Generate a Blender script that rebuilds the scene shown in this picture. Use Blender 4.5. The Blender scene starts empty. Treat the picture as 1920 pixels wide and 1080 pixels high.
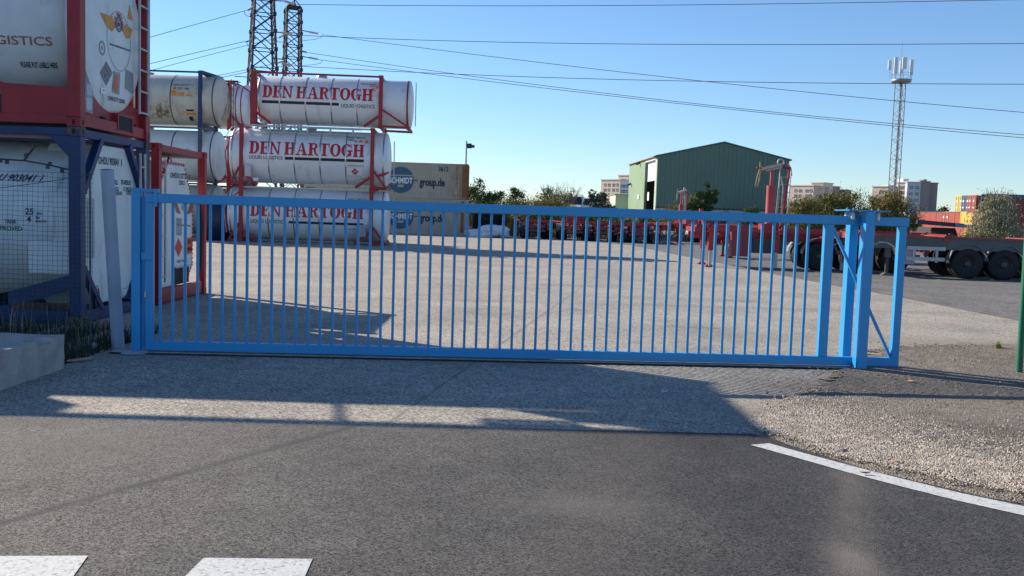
import bpy, bmesh, math, random
import numpy as np
from mathutils import Vector, Matrix
R = math.radians
random.seed(7); rng = np.random.default_rng(11)
scene = bpy.context.scene
col = scene.collection

# ------------------------------------------------------------------ camera, sky, sun
F_PX, PITCH, ROLL, CAM_H = 1764.7, 4.459, 1.826, 1.637
_p, _r = R(PITCH), R(ROLL)
FW = Vector((0, math.cos(_p), -math.sin(_p)))
_U = Vector((1, 0, 0)).cross(FW)
RT = Vector((1, 0, 0)) * math.cos(_r) + _U * math.sin(_r)
UP = -Vector((1, 0, 0)) * math.sin(_r) + _U * math.cos(_r)
cam_data = bpy.data.cameras.new('camera')
cam = bpy.data.objects.new('camera', cam_data); col.objects.link(cam)
M = Matrix((RT, UP, -FW)).transposed().to_4x4(); M.translation = (0, 0, CAM_H)
cam.matrix_world = M
cam_data.sensor_width = 36; cam_data.lens = F_PX / 1920 * 36
cam_data.clip_start = .05; cam_data.clip_end = 9000
scene.camera = cam

SUN_AZ, SUN_EL = -34.2, 28.9          # direction the light travels in plan, and the height of the sun
world = bpy.data.worlds.new("World"); scene.world = world; world.use_nodes = True
nt = world.node_tree; bg = nt.nodes['Background']
sky = nt.nodes.new('ShaderNodeTexSky'); sky.sky_type = 'NISHITA'; sky.sun_disc = False
sky.sun_elevation = R(SUN_EL); sky.sun_rotation = R(SUN_AZ + 180 - 90) * -1
sky.air_density = 1.0; sky.dust_density = 0; sky.ozone_density = 6.5; sky.altitude = 0
nt.links.new(sky.outputs[0], bg.inputs[0]); bg.inputs[1].default_value = .104
sl = bpy.data.lights.new('sun', 'SUN'); sl.energy = 5.0; sl.angle = R(.5); sl.color = (1, .91, .77)
sun = bpy.data.objects.new('sun', sl); col.objects.link(sun)
sd = Vector((math.cos(R(SUN_AZ)) * math.cos(R(SUN_EL)), math.sin(R(SUN_AZ)) * math.cos(R(SUN_EL)), -math.sin(R(SUN_EL))))
sun.rotation_euler = sd.to_track_quat('-Z', 'Y').to_euler()
scene.view_settings.view_transform = 'Standard'; scene.view_settings.look = 'None'
scene.view_settings.exposure = 0.62; scene.view_settings.gamma = 1

def at(px, py, Y):
    d = FW + RT * ((px - 960) / F_PX) - UP * ((py - 540) / F_PX)
    return Vector((0, 0, CAM_H)) + d * (Y / d.y)
def gd(px, py, z=0):
    d = FW + RT * ((px - 960) / F_PX) - UP * ((py - 540) / F_PX)
    return Vector((0, 0, CAM_H)) + d * ((z - CAM_H) / d.z)

# ------------------------------------------------------------------ materials
MATS = {}
def mat(name, c, rough=.6, metal=0., var=.12, scale=2., bump=0., bscale=60., dirt=None, dscale=1.5, dth=.56, spec=.5, emit=None):
    if name in MATS: return MATS[name]
    m = bpy.data.materials.new(name); m.use_nodes = True; MATS[name] = m
    t = m.node_tree; N = t.nodes; L = t.links; b = N['Principled BSDF']
    b.inputs['Roughness'].default_value = rough; b.inputs['Metallic'].default_value = metal
    b.inputs['Specular IOR Level'].default_value = spec
    tc = N.new('ShaderNodeTexCoord'); no = N.new('ShaderNodeTexNoise'); no.inputs['Scale'].default_value = scale
    no.inputs['Detail'].default_value = 6; no.inputs['Roughness'].default_value = .62
    L.new(tc.outputs['Object'], no.inputs['Vector'])
    cr = N.new('ShaderNodeValToRGB'); cr.color_ramp.elements[0].position = .3; cr.color_ramp.elements[1].position = .7
    cr.color_ramp.elements[0].color = (*[x * (1 - var) for x in c], 1); cr.color_ramp.elements[1].color = (*[min(1, x * (1 + var)) for x in c], 1)
    L.new(no.outputs['Fac'], cr.inputs['Fac']); out = cr.outputs[0]
    if dirt:
        n2 = N.new('ShaderNodeTexNoise'); n2.inputs['Scale'].default_value = dscale; n2.inputs['Detail'].default_value = 9; n2.inputs['Roughness'].default_value = .7
        mp = N.new('ShaderNodeMapping'); mp.inputs['Scale'].default_value = (1, 1, .45); mp.inputs['Location'].default_value = (3.1, 7.7, 1.3)
        L.new(tc.outputs['Object'], mp.inputs[0]); L.new(mp.outputs[0], n2.inputs['Vector'])
        r2 = N.new('ShaderNodeValToRGB'); r2.color_ramp.elements[0].position = dth; r2.color_ramp.elements[1].position = dth + .14
        r2.color_ramp.elements[1].color = (.85, .85, .85, 1)
        L.new(n2.outputs['Fac'], r2.inputs['Fac'])
        mx = N.new('ShaderNodeMix'); mx.data_type = 'RGBA'; L.new(r2.outputs[0], mx.inputs['Factor']); L.new(out, mx.inputs['A'])
        mx.inputs['B'].default_value = (*dirt, 1); out = mx.outputs['Result']
    L.new(out, b.inputs['Base Color'])
    if bump:
        n3 = N.new('ShaderNodeTexNoise'); n3.inputs['Scale'].default_value = bscale; n3.inputs['Detail'].default_value = 5
        L.new(tc.outputs['Object'], n3.inputs['Vector']); bp = N.new('ShaderNodeBump'); bp.inputs['Strength'].default_value = bump; bp.inputs['Distance'].default_value = .02
        L.new(n3.outputs['Fac'], bp.inputs['Height']); L.new(bp.outputs[0], b.inputs['Normal'])
    return m

def math_node(N, L, op, a, b=None, c=None):
    n = N.new('ShaderNodeMath'); n.operation = op
    for i, v in enumerate((a, b, c)):
        if v is None: continue
        if isinstance(v, (int, float)): n.inputs[i].default_value = v
        else: L.new(v, n.inputs[i])
    return n.outputs[0]

def asphalt(name, dark, light, speck=60., patch=None, patch_amt=.6, gradx=None, marks=(), blobs=(), bump=.5, bd=.02):
    """aggregate surface: small stones of two tones, worn patches, wheel marks that are stains of the surface itself"""
    m = bpy.data.materials.new(name); m.use_nodes = True
    t = m.node_tree; N = t.nodes; L = t.links; b = N['Principled BSDF']; b.inputs['Roughness'].default_value = .9; b.inputs['Specular IOR Level'].default_value = .25
    tc = N.new('ShaderNodeTexCoord'); O = tc.outputs['Object']
    def noise(s, det=6, ro=.6):
        n = N.new('ShaderNodeTexNoise'); n.inputs['Scale'].default_value = s; n.inputs['Detail'].default_value = det; n.inputs['Roughness'].default_value = ro
        L.new(O, n.inputs['Vector']); return n.outputs['Fac']
    def ramp(f, a, bb, ca, cb):
        r = N.new('ShaderNodeValToRGB'); r.color_ramp.elements[0].position = a; r.color_ramp.elements[1].position = bb
        r.color_ramp.elements[0].color = (*ca, 1); r.color_ramp.elements[1].color = (*cb, 1); L.new(f, r.inputs['Fac']); return r.outputs[0]
    vo = N.new('ShaderNodeTexVoronoi'); vo.inputs['Scale'].default_value = speck; L.new(O, vo.inputs['Vector'])
    sp = N.new('ShaderNodeSeparateColor'); L.new(vo.outputs['Color'], sp.inputs[0])
    base = ramp(sp.outputs[0], .05, .95, dark, light)
    def mix(f, a, c, blend='MIX'):
        x = N.new('ShaderNodeMix'); x.data_type = 'RGBA'; x.blend_type = blend
        if isinstance(f, (int, float)): x.inputs['Factor'].default_value = f
        else: L.new(f, x.inputs['Factor'])
        L.new(a, x.inputs['A'])
        if isinstance(c, tuple): x.inputs['B'].default_value = (*c, 1)
        else: L.new(c, x.inputs['B'])
        return x.outputs['Result']
    tone = ramp(noise(.55, 8, .65), .32, .7, (.72, .72, .74), (1.22, 1.2, 1.16))
    base = mix(1., base, tone, 'MULTIPLY')
    tone2 = ramp(noise(5, 4, .6), .3, .7, (.86, .86, .86), (1.12, 1.12, 1.12))
    base = mix(1., base, tone2, 'MULTIPLY')
    sx = N.new('ShaderNodeSeparateXYZ'); L.new(O, sx.inputs[0]); X, Y = sx.outputs[0], sx.outputs[1]
    if gradx:   # older worn surfacing towards -x, fresh towards +x
        (x0, x1, c) = gradx
        w = math_node(N, L, 'ADD', X, math_node(N, L, 'MULTIPLY', math_node(N, L, 'SUBTRACT', noise(.8), .5), 3.))
        w = math_node(N, L, 'DIVIDE', math_node(N, L, 'SUBTRACT', w, x0), x1 - x0)
        cl = N.new('ShaderNodeClamp'); L.new(w, cl.inputs[0])
        base = mix(cl.outputs[0], base, mix(1., base, c, 'MULTIPLY'))
    if patch:
        f = ramp(noise(1.1, 9, .7), .52, .66, (0, 0, 0), (patch_amt,) * 3)
        base = mix(f, base, patch)
    for (ax, ay, bx, by, wd, c, amt) in marks:   # a soft band along a line
        dx, dy = bx - ax, by - ay; ln = math.hypot(dx, dy); nx, ny = -dy / ln, dx / ln
        d = math_node(N, L, 'ADD', math_node(N, L, 'MULTIPLY', X, nx), math_node(N, L, 'MULTIPLY', Y, ny))
        d = math_node(N, L, 'SUBTRACT', d, ax * nx + ay * ny)
        d = math_node(N, L, 'ADD', d, math_node(N, L, 'MULTIPLY', math_node(N, L, 'SUBTRACT', noise(1.3), .5), wd * 1.5))
        g = math_node(N, L, 'POWER', 2.718, math_node(N, L, 'MULTIPLY', math_node(N, L, 'MULTIPLY', d, d), -1 / (wd * wd)))
        g = math_node(N, L, 'MULTIPLY', g, math_node(N, L, 'MULTIPLY', noise(3.5, 5, .7), amt * 1.7))
        base = mix(g, base, c)
    for (cx, cy, rx, ry, c, amt) in blobs:
        a = math_node(N, L, 'DIVIDE', math_node(N, L, 'SUBTRACT', X, cx), rx); bq = math_node(N, L, 'DIVIDE', math_node(N, L, 'SUBTRACT', Y, cy), ry)
        s = math_node(N, L, 'ADD', math_node(N, L, 'MULTIPLY', a, a), math_node(N, L, 'MULTIPLY', bq, bq))
        g = math_node(N, L, 'POWER', 2.718, math_node(N, L, 'MULTIPLY', s, -1.))
        g = math_node(N, L, 'MULTIPLY', g, math_node(N, L, 'MULTIPLY', noise(9., 7, .75), amt * 1.9))
        base = mix(g, base, c)
    L.new(base, b.inputs['Base Color'])
    bp = N.new('ShaderNodeBump'); bp.inputs['Strength'].default_value = bump; bp.inputs['Distance'].default_value = bd
    L.new(math_node(N, L, 'ADD', vo.outputs['Distance'], math_node(N, L, 'MULTIPLY', noise(2.2), 1.2)), bp.inputs['Height']); L.new(bp.outputs[0], b.inputs['Normal'])
    return m

blue_paint = mat('gate_blue', (.028, .30, .62), .36, var=.06, scale=1.2, dirt=(.05, .22, .50), dscale=3, dth=.66)
red_paint = mat('frame_red', (.31, .014, .022), .5, var=.18, scale=3, dirt=(.16, .02, .02), dscale=4, dth=.62)
red_bright = mat('trailer_red', (.31, .012, .018), .45, var=.2, scale=2, dirt=(.07, .03, .028), dscale=2.4, dth=.54)
red_dull = mat('faded_red', (.44, .06, .07), .6, var=.2, scale=2, dirt=(.45, .2, .2), dscale=2, dth=.6)
blue_frame = mat('frame_blue', (.008, .033, .115), .5, var=.2, scale=3, dirt=(.10, .09, .03), dscale=3.2, dth=.66)
blue_old = mat('frame_old_blue', (.04, .075, .13), .6, var=.2, scale=3, dirt=(.10, .08, .06), dscale=4, dth=.55)
white_tank = mat('tank_white', (.70, .72, .74), .34, var=.05, scale=1.3, dirt=(.44, .43, .40), dscale=1.7, dth=.57, bump=.05, bscale=2.5)
white_near = mat('tank_white_worn', (.66, .70, .70), .42, var=.10, scale=2.2, dirt=(.36, .39, .38), dscale=3.0, dth=.57, bump=.05, bscale=3)
cream_tank = mat('tank_cream', (.52, .50, .43), .5, var=.12, scale=1.5, dirt=(.36, .32, .24), dscale=1.4, dth=.5)
peeled = mat('peeled_patch', (.46, .42, .32), .85, var=.5, scale=5, dirt=(.07, .055, .035), dscale=3.6, dth=.47)
steel = mat('steel', (.42, .44, .46), .38, metal=.75, var=.12, scale=5)
band_steel = mat('steel_band', (.50, .52, .54), .22, metal=.9, var=.12, scale=5)
galv = mat('galvanised', (.40, .42, .43), .5, metal=.35, var=.15, scale=6)
grey_dark = mat('dark_grey', (.045, .047, .05), .6, var=.2)
black = mat('black_rubber', (.012, .012, .013), .75, var=.25, scale=4)
dark_blue = mat('marking_ink', (.012, .02, .06), .6, var=.1)
ink = mat('black_ink', (.012, .014, .018), .6, var=.1)
ink_red = mat('red_ink', (.50, .012, .02), .5, var=.08)
ink_brown = mat('brown_ink', (.30, .13, .09), .6, var=.15)
orange = mat('orange_sticker', (.62, .27, .05), .6, var=.15, scale=5)
plate_orange = mat('orange_plate', (.72, .12, .03), .55, var=.12, scale=6)
yellow_st = mat('yellow_sticker', (.60, .45, .04), .6)
white_plain = mat('white_plain', (.78, .79, .8), .5, var=.05)
sticker_grey = mat('grey_sticker', (.30, .33, .35), .7, var=.25, scale=7)
concrete = mat('concrete', (.40, .355, .325), .9, var=.22, scale=5, bump=.6, bscale=40, dirt=(.36, .17, .15), dscale=2.6, dth=.60)
lilac_post = mat('lilac_steel', (.30, .37, .47), .5, var=.14, scale=2.5, dirt=(.13, .15, .19), dscale=5, dth=.60)
green_fence = mat('green_coated', (.010, .14, .075), .5, var=.1)
mesh_dark = mat('mesh_wire', (.035, .07, .08), .5, var=.1)
wood = mat('wood', (.40, .27, .17), .8, var=.2, scale=20)
pylon_m = mat('pylon_steel', (.028, .028, .045), .7, var=.2)
mast_m = mat('mast_steel', (.26, .27, .29), .5, metal=.3, var=.1)
insul = mat('insulator', (.75, .70, .58), .4, var=.1)
wire_m = mat('cable', (.11, .13, .17), .6, var=.1)
wh_green = mat('cladding_green', (.13, .215, .175), .6, var=.06, scale=.2, dirt=(.11, .20, .16), dscale=.3, dth=.6)
wh_side = mat('cladding_sage', (.23, .33, .20), .65, var=.08, scale=.3, dirt=(.42, .46, .38), dscale=.7, dth=.64)
annex_g = mat('annex_green', (.52, .60, .40), .7, var=.05)
plinth_m = mat('plinth', (.42, .44, .47), .8, var=.1, scale=.6)
beige_box = mat('container_beige', (.40, .365, .29), .6, var=.10, scale=.8, dirt=(.29, .24, .17), dscale=1.2, dth=.56)
def add_rust(m):
    N = m.node_tree.nodes; L = m.node_tree.links; b = N['Principled BSDF']; src = b.inputs['Base Color'].links[0].from_socket
    tc = N.new('ShaderNodeTexCoord'); mp = N.new('ShaderNodeMapping'); mp.inputs['Scale'].default_value = (3, 1, .35); L.new(tc.outputs['Object'], mp.inputs[0])
    no = N.new('ShaderNodeTexNoise'); no.inputs['Scale'].default_value = 2.2; no.inputs['Detail'].default_value = 8; L.new(mp.outputs[0], no.inputs['Vector'])
    sx = N.new('ShaderNodeSeparateXYZ'); L.new(tc.outputs['Object'], sx.inputs[0])
    a = math_node(N, L, 'DIVIDE', math_node(N, L, 'ADD', sx.outputs[0], 2.6), 2.4); a = math_node(N, L, 'POWER', math_node(N, L, 'MAXIMUM', a, 0.), 2.4)
    f = math_node(N, L, 'MULTIPLY', a, math_node(N, L, 'MULTIPLY', math_node(N, L, 'SUBTRACT', no.outputs['Fac'], .22), 2.6)); cl = N.new('ShaderNodeClamp'); L.new(f, cl.inputs[0])
    mx = N.new('ShaderNodeMix'); mx.data_type = 'RGBA'; L.new(cl.outputs[0], mx.inputs['Factor']); L.new(src, mx.inputs['A']); mx.inputs['B'].default_value = (.26, .125, .045, 1); L.new(mx.outputs['Result'], b.inputs['Base Color']); return m
beige_rusty = add_rust(mat('container_beige_rusted', (.40, .365, .29), .6, var=.10, scale=.8, dirt=(.29, .24, .17), dscale=1.2, dth=.56))
rust = mat('rust', (.24, .105, .035), .85, var=.3, scale=2, dirt=(.10, .045, .02), dscale=3, dth=.56)
logo_blue = mat('logo_blue', (.035, .11, .19), .6, var=.1)
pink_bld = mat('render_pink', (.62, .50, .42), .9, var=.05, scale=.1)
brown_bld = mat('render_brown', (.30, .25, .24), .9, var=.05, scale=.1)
window_m = mat('window_grey', (.13, .15, .18), .3, var=.3, scale=.3)
glass_dark = mat('dark_glass', (.02, .03, .035), .12, var=.1)
tarp = mat('white_sheeting', (.62, .66, .72), .6, var=.12, scale=3, bump=.5, bscale=6)
gravel_m = mat('gravel_stone', (.50, .42, .335), .9, var=.35, scale=9)
pale_splash = mat('mortar', (.40, .42, .45), .9, var=.3, scale=20, bump=.6)
cont_red = mat('container_red', (.38, .075, .045), .6, var=.12, scale=.5)
cont_yel = mat('container_yellow', (.62, .45, .08), .6, var=.12, scale=.5)
cont_blu = mat('container_blue', (.05, .10, .19), .6, var=.12, scale=.5)
cont_brn = mat('container_brown', (.17, .03, .025), .6, var=.12, scale=.5)
yellow_b = mat('yellow_paint', (.75, .42, .01), .5)

# ------------------------------------------------------------------ mesh helpers
class MB:
    def __init__(s): s.v = []; s.f = []; s.sm = []
    def add(s, vs, fs, smooth=False):
        o = len(s.v); s.v += [tuple(v) for v in vs]; s.f += [[i + o for i in f] for f in fs]; s.sm += [smooth] * len(fs); return s
    def box(s, a, b):
        (x0, y0, z0), (x1, y1, z1) = a, b
        x0, x1 = min(x0, x1), max(x0, x1); y0, y1 = min(y0, y1), max(y0, y1); z0, z1 = min(z0, z1), max(z0, z1)
        return s.add([(x0, y0, z0), (x1, y0, z0), (x1, y1, z0), (x0, y1, z0), (x0, y0, z1), (x1, y0, z1), (x1, y1, z1), (x0, y1, z1)],
                     [(0, 3, 2, 1), (4, 5, 6, 7), (0, 1, 5, 4), (1, 2, 6, 5), (2, 3, 7, 6), (3, 0, 4, 7)])
    def bar(s, p, q, w, h=None, up=(0, 0, 1)):
        h = h or w; p, q = Vector(p), Vector(q); d = (q - p).normalized(); u = Vector(up)
        if abs(d.dot(u)) > .98: u = Vector((0, 1, 0))
        r = d.cross(u).normalized(); u = r.cross(d)
        c = [r * (a * w / 2) + u * (b * h / 2) for a, b in ((-1, -1), (1, -1), (1, 1), (-1, 1))]
        return s.add([p + k for k in c] + [q + k for k in c], [(0, 3, 2, 1)[::-1], (4, 5, 6, 7)[::-1]] + [(i, (i + 1) % 4, (i + 1) % 4 + 4, i + 4)[::-1] for i in range(4)])
    def tube(s, pts, r, n=8, cap=True):
        pts = [Vector(p) for p in pts]; rr = r if isinstance(r, (list, tuple)) else [r] * len(pts); rings = []
        u = None
        for i, p in enumerate(pts):
            d = (pts[min(i + 1, len(pts) - 1)] - pts[max(i - 1, 0)]).normalized()
            if u is None: u = Vector((0, 0, 1)) if abs(d.z) < .9 else Vector((1, 0, 0))
            a = d.cross(u).normalized(); u = a.cross(d).normalized()
            rings.append([p + (a * math.cos(2 * math.pi * k / n) + u * math.sin(2 * math.pi * k / n)) * rr[i] for k in range(n)])
        vs = [v for g in rings for v in g]; fs = []
        for i in range(len(pts) - 1):
            for k in range(n): fs.append((i * n + k, i * n + (k + 1) % n, (i + 1) * n + (k + 1) % n, (i + 1) * n + k))
        s.add(vs, fs, True)
        if cap: s.add(rings[0], [list(range(n))[::-1]]); s.add(rings[-1], [list(range(n))])
        return s
    def lathe(s, prof, axis='x', c=(0, 0, 0), n=48, smooth=True):
        vs = []; c = Vector(c)
        for a, r in prof:
            for k in range(n):
                t = 2 * math.pi * k / n; p = {'x': (a, r * math.cos(t), r * math.sin(t)), 'y': (r * math.cos(t), a, -r * math.sin(t)), 'z': (r * math.cos(t), r * math.sin(t), a)}[axis]
                vs.append(c + Vector(p))
        fs = [(i * n + k, i * n + (k + 1) % n, (i + 1) * n + (k + 1) % n, (i + 1) * n + k)[::-1] for i in range(len(prof) - 1) for k in range(n)]
        return s.add(vs, fs, smooth)
    def poly(s, pts, ext=None):
        n = len(pts)
        if ext is None: return s.add(pts, [list(range(n))])
        e = Vector(ext); a = [Vector(p) for p in pts]; b = [p + e for p in a]
        return s.add(a + b, [list(range(n))[::-1], [i + n for i in range(n)]] + [(i, (i + 1) % n, (i + 1) % n + n, i + n) for i in range(n)])
    def build(s, name, m, parent=None, loc=None, rot=None, bevel=0):
        me = bpy.data.meshes.new(name); me.from_pydata(s.v, [], s.f)
        me.polygons.foreach_set('use_smooth', s.sm)
        if bevel or True:
            bm = bmesh.new(); bm.from_mesh(me); bmesh.ops.recalc_face_normals(bm, faces=bm.faces); bm.to_mesh(me); bm.free()
        return link(name, me, m, parent, loc, rot, bevel)
def link(name, me, m, parent=None, loc=None, rot=None, bevel=0):
    o = bpy.data.objects.new(name, me); col.objects.link(o)
    for k in (m if isinstance(m, (list, tuple)) else [m]): me.materials.append(k)
    if parent: o.parent = parent
    if loc is not None: o.location = loc
    if rot is not None: o.rotation_euler = rot
    if bevel:
        b = o.modifiers.new('bevel', 'BEVEL'); b.width = bevel; b.segments = 2; b.limit_method = 'ANGLE'
    return o
def empty(name, label, cat, loc=(0, 0, 0), rz=0, group=None, tilt=0):
    o = bpy.data.objects.new(name, None); col.objects.link(o); o.location = loc; o.rotation_euler = (tilt, 0, rz); o.empty_display_size = .2
    return tag(o, label, cat, group)
def tag(o, label=None, cat=None, group=None, kind=None):
    if label: o['label'] = label
    if cat: o['category'] = cat
    if group: o['group'] = group
    if kind: o['kind'] = kind
    return o
def struct(o): o['kind'] = 'structure'; return o
def copy_tree(o, parent=None):
    c = o.copy(); col.objects.link(c); c.parent = parent
    for ch in [k for k in KIDS(o)]: copy_tree(ch, c)
    return c
def KIDS(o): return [k for k in bpy.data.objects if k.parent == o]
def bx(name, a, b, m, parent=None, bevel=0): return MB().box(a, b).build(name, m, parent, bevel=bevel)

# ---- lettering: flat polygons (u, v) that a mapping puts on a wall, or round a tank
def font_mesh(txt, size=1., sx=1., bold=0.):
    cu = bpy.data.curves.new('t', 'FONT'); cu.body = txt; cu.size = size; cu.resolution_u = 3; cu.offset = bold
    o = bpy.data.objects.new('t', cu); me = bpy.data.meshes.new_from_object(o)
    bpy.data.objects.remove(o); bpy.data.curves.remove(cu)
    vs = [(v.co.x * sx, v.co.y) for v in me.vertices]; fs = [list(p.vertices) for p in me.polygons]; bpy.data.meshes.remove(me)
    return vs, fs
def slab(txt, size=1.):
    V, Fc = [], []; x = 0; s, t = .27, .11
    def P(pts):
        o = len(V); V.extend(pts); Fc.append(list(range(o, o + len(pts))))
    def rc(a, b, c, d): P([(x + a, b), (x + c, b), (x + c, d), (x + a, d)])
    def ring(cx, cy, rx, ry, tx, ty, a0, a1, n=14):
        for i in range(n):
            p, q = R(a0 + (a1 - a0) * i / n), R(a0 + (a1 - a0) * (i + 1) / n)
            P([(x + cx + rx * math.cos(p), cy + ry * math.sin(p)), (x + cx + rx * math.cos(q), cy + ry * math.sin(q)),
               (x + cx + (rx - tx) * math.cos(q), cy + (ry - ty) * math.sin(q)), (x + cx + (rx - tx) * math.cos(p), cy + (ry - ty) * math.sin(p))])
    for ch in txt:
        w = .9
        if ch == 'D':
            rc(.1, t, .1 + s, 1 - t); rc(0, 0, .45, t); rc(0, 1 - t, .45, 1); ring(.43, .5, .44, .5, s, t, -90, 90); w = .93
        elif ch == 'E':
            rc(.1, t, .1 + s, 1 - t); rc(0, 0, .78, t); rc(0, 1 - t, .78, 1); rc(.1 + s, .46, .52, .54); rc(.52, .34, .60, .66); rc(.70, 1 - .30, .78, 1 - t); rc(.70, t, .78, .32); w = .86
        elif ch == 'N':
            rc(.1, t, .22, 1 - t); rc(.74, t, .86, 1); rc(0, 0, .34, t); rc(0, 1 - t, .24, 1); rc(.62, 1 - t, .74, 1); rc(.86, 1 - t, .96, 1); P([(x + .24, 1), (x + .52 - .5, 1), (x + .70, 0), (x + .86, 0)][::-1]); w = 1.04
        elif ch == 'H':
            for a in (.08, .62): rc(a, t, a + s, 1 - t); rc(a - .08, 0, a + s + .08, t); rc(a - .08, 1 - t, a + s + .08, 1)
            rc(.08 + s, .45, .62, .45 + t); w = 1.02
        elif ch == 'A':
            P([(x + .12, t), (x + .22, t), (x + .50, .93), (x + .43, 1.)][::-1]); P([(x + .43, 1), (x + .58, 1), (x + .90, t), (x + .63, t)][::-1]); rc(.24, .30, .66, .38); rc(0, 0, .34, t); rc(.52, 0, 1., t); w = 1.06
        elif ch == 'R':
            rc(.1, t, .1 + s, 1 - t); rc(0, 0, .44, t); rc(0, 1 - t, .48, 1); ring(.48, .74, .34, .26, .22, t, -90, 90, 10); rc(.34, .48, .48, .48 + t); P([(x + .46, .48), (x + .66, .50), (x + .80, .08), (x + .60, .10)][::-1]); ring(.80, .17, .17, .17, .10, .08, 205, 330, 5); w = .95
        elif ch == 'T':
            rc(.34, t, .34 + s, 1 - t); rc(.22, 0, .70, t); rc(0, 1 - t, .92, 1); rc(0, .68, .08, 1 - t); rc(.84, .68, .92, 1 - t); w = .98
        elif ch == 'O':
            ring(.47, .5, .47, .515, s, t, 0, 360, 26); w = 1.0
        elif ch == 'G':
            ring(.47, .5, .47, .515, s, t, 42, 330, 22); rc(.66, 0.06, .88, .40); rc(.52, .40, .98, .40 + t); rc(.80, .66, .88, 1.); w = 1.04
        elif ch == ' ': w = .25
        x += w
    return [(a * size, b * size) for a, b in V], Fc
def clean2d(vs, fs, steps=None):
    bm = bmesh.new(); bv = [bm.verts.new((a, b, 0)) for a, b in vs]
    for f in fs:
        try: bm.faces.new([bv[i] for i in f])
        except ValueError: pass
    if steps:
        v0, v1 = min(b for a, b in vs), max(b for a, b in vs); k = v0 + steps
        while k < v1:
            bmesh.ops.bisect_plane(bm, geom=bm.verts[:] + bm.edges[:] + bm.faces[:], plane_co=(0, k, 0), plane_no=(0, 1, 0)); k += steps
    bm.verts.index_update(); out = [(v.co.x, v.co.y) for v in bm.verts], [[v.index for v in f.verts] for f in bm.faces]; bm.free(); return out
def put2d(name, vs, fs, mp, m, parent, steps=None, layers=False):
    vs, fs = clean2d(vs, fs, steps)
    if layers:  # glyph strokes overlap: give every stroke its own hair's height
        V, Fq = [], []
        for i, f in enumerate(fs):
            o = len(V)
            for j in f: V.append(mp(vs[j][0], vs[j][1], (i % 5) * .0005))
            Fq.append(list(range(o, o + len(f))))
    else: V = [mp(a, b, 0) for a, b in vs]; Fq = fs
    me = bpy.data.meshes.new(name); me.from_pydata([tuple(v) for v in V], [], Fq)
    return link(name, me, m, parent)
def rect2(a, b, c, d): return [(a, b), (c, b), (c, d), (a, d)], [[0, 1, 2, 3]]
def disc2(cx, cy, r, n=28, r2=None, ry=None):
    ry = ry or r
    if r2 is None: return [(cx + r * math.cos(2 * math.pi * k / n), cy + ry * math.sin(2 * math.pi * k / n)) for k in range(n)], [list(range(n))]
    v = [(cx + q * math.cos(2 * math.pi * k / n), cy + q * math.sin(2 * math.pi * k / n)) for q in (r, r2) for k in range(n)]
    return v, [[k, (k + 1) % n, n + (k + 1) % n, n + k] for k in range(n)]
def merge2(*ps):
    V, Fq = [], []
    for v, f in ps: o = len(V); V += v; Fq += [[i + o for i in k] for k in f]
    return V, Fq
def shift2(p, dx, dy): return [(a + dx, b + dy) for a, b in p[0]], p[1]
def cyl_front(r, zc, yc=0, e=.006):      # tank lying along x, its -y flank
    return lambda u, v, k: (u, yc - (r + e + k) * math.cos(v / r), zc + (r + e + k) * math.sin(v / r))
def flat_front(y, e=.004): return lambda u, v, k: (u, y - e - k, v)
def flat_end(x, e=.004): return lambda u, v, k: (x + e + k, u, v)

# ------------------------------------------------------------------ ground
def sheet(name, pts, m, z):
    me = bpy.data.meshes.new(name); me.from_pydata([(p[0], p[1], z) for p in pts], [], [list(range(len(pts)))])
    return struct(link(name, me, m))
terrain_m = mat('terrain', (.20, .17, .12), .95, var=.3, scale=.05)
yard_m = asphalt('yard_asphalt', (.13, .115, .098), (.58, .52, .44), 80., patch=(.22, .19, .155), patch_amt=.3, marks=((-.95, 7.0, -.5, 9.6, .02, (.10, .09, .08), .5), (-6, 22.5, 12, 21.6, .035, (.10, .09, .08), .8), (-8, 30.2, 9, 29.4, .05, (.10, .09, .08), .7), (-5, 17.3, 9, 18.2, .25, (.17, .15, .13), .35)), blobs=((2.5, 7.9, .8, .45, (.21, .175, .14), .8), (3.2, 9.2, .9, .6, (.19, .16, .13), .8), (4.4, 11.3, 1., .7, (.20, .165, .135), .7), (7.5, 13.4, 4, .7, (.22, .18, .14), .7), (2.9, 14.3, .5, .12, (.09, .08, .07), .5), (1.1, 16.5, .25, .2, (.10, .09, .08), .5), (4.6, 19.5, .6, .3, (.14, .12, .11), .5)), bump=.5, bd=.008)
apron_m = yard_m
road_m = asphalt('road_asphalt', (.026, .025, .024), (.245, .226, .207), 140., bump=.55, bd=.007, gradx=(-1.9, 1.5, (.44, .46, .50)),
    marks=((-2.53, 4.61, -.9, 7.4, .045, (.06, .06, .06), .9), (.3, 4.2, .9, 7.0, .3, (.13, .11, .095), .25), (1.62, 4.29, 2.2, 5.9, .11, (.19, .165, .14), .45)),
    blobs=((1.70, 4.45, .12, .25, (.24, .21, .18), .5), (.4, 5.2, .4, .2, (.17, .155, .14), .4), (-3.2, 6.2, 1.3, .5, (.17, .155, .14), .4)))
service_m = asphalt('service_asphalt', (.11, .103, .096), (.22, .208, .195), 20., bump=.3, patch=(.12, .115, .11), patch_amt=.5)
dirt_m = asphalt('dirt', (.12, .098, .078), (.40, .34, .275), 75., bump=.9, bd=.02, patch=(.12, .10, .08), patch_amt=.65, blobs=((6.4, 9.5, 2.6, .6, (.10, .085, .07), .5), (3.3, 6.9, .5, .25, (.10, .085, .07), .6), (4.2, 7.4, 1.0, .3, (.09, .078, .062), .6), (4.6, 6.2, 1.4, .18, (.09, .078, .07), .7)))
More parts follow.
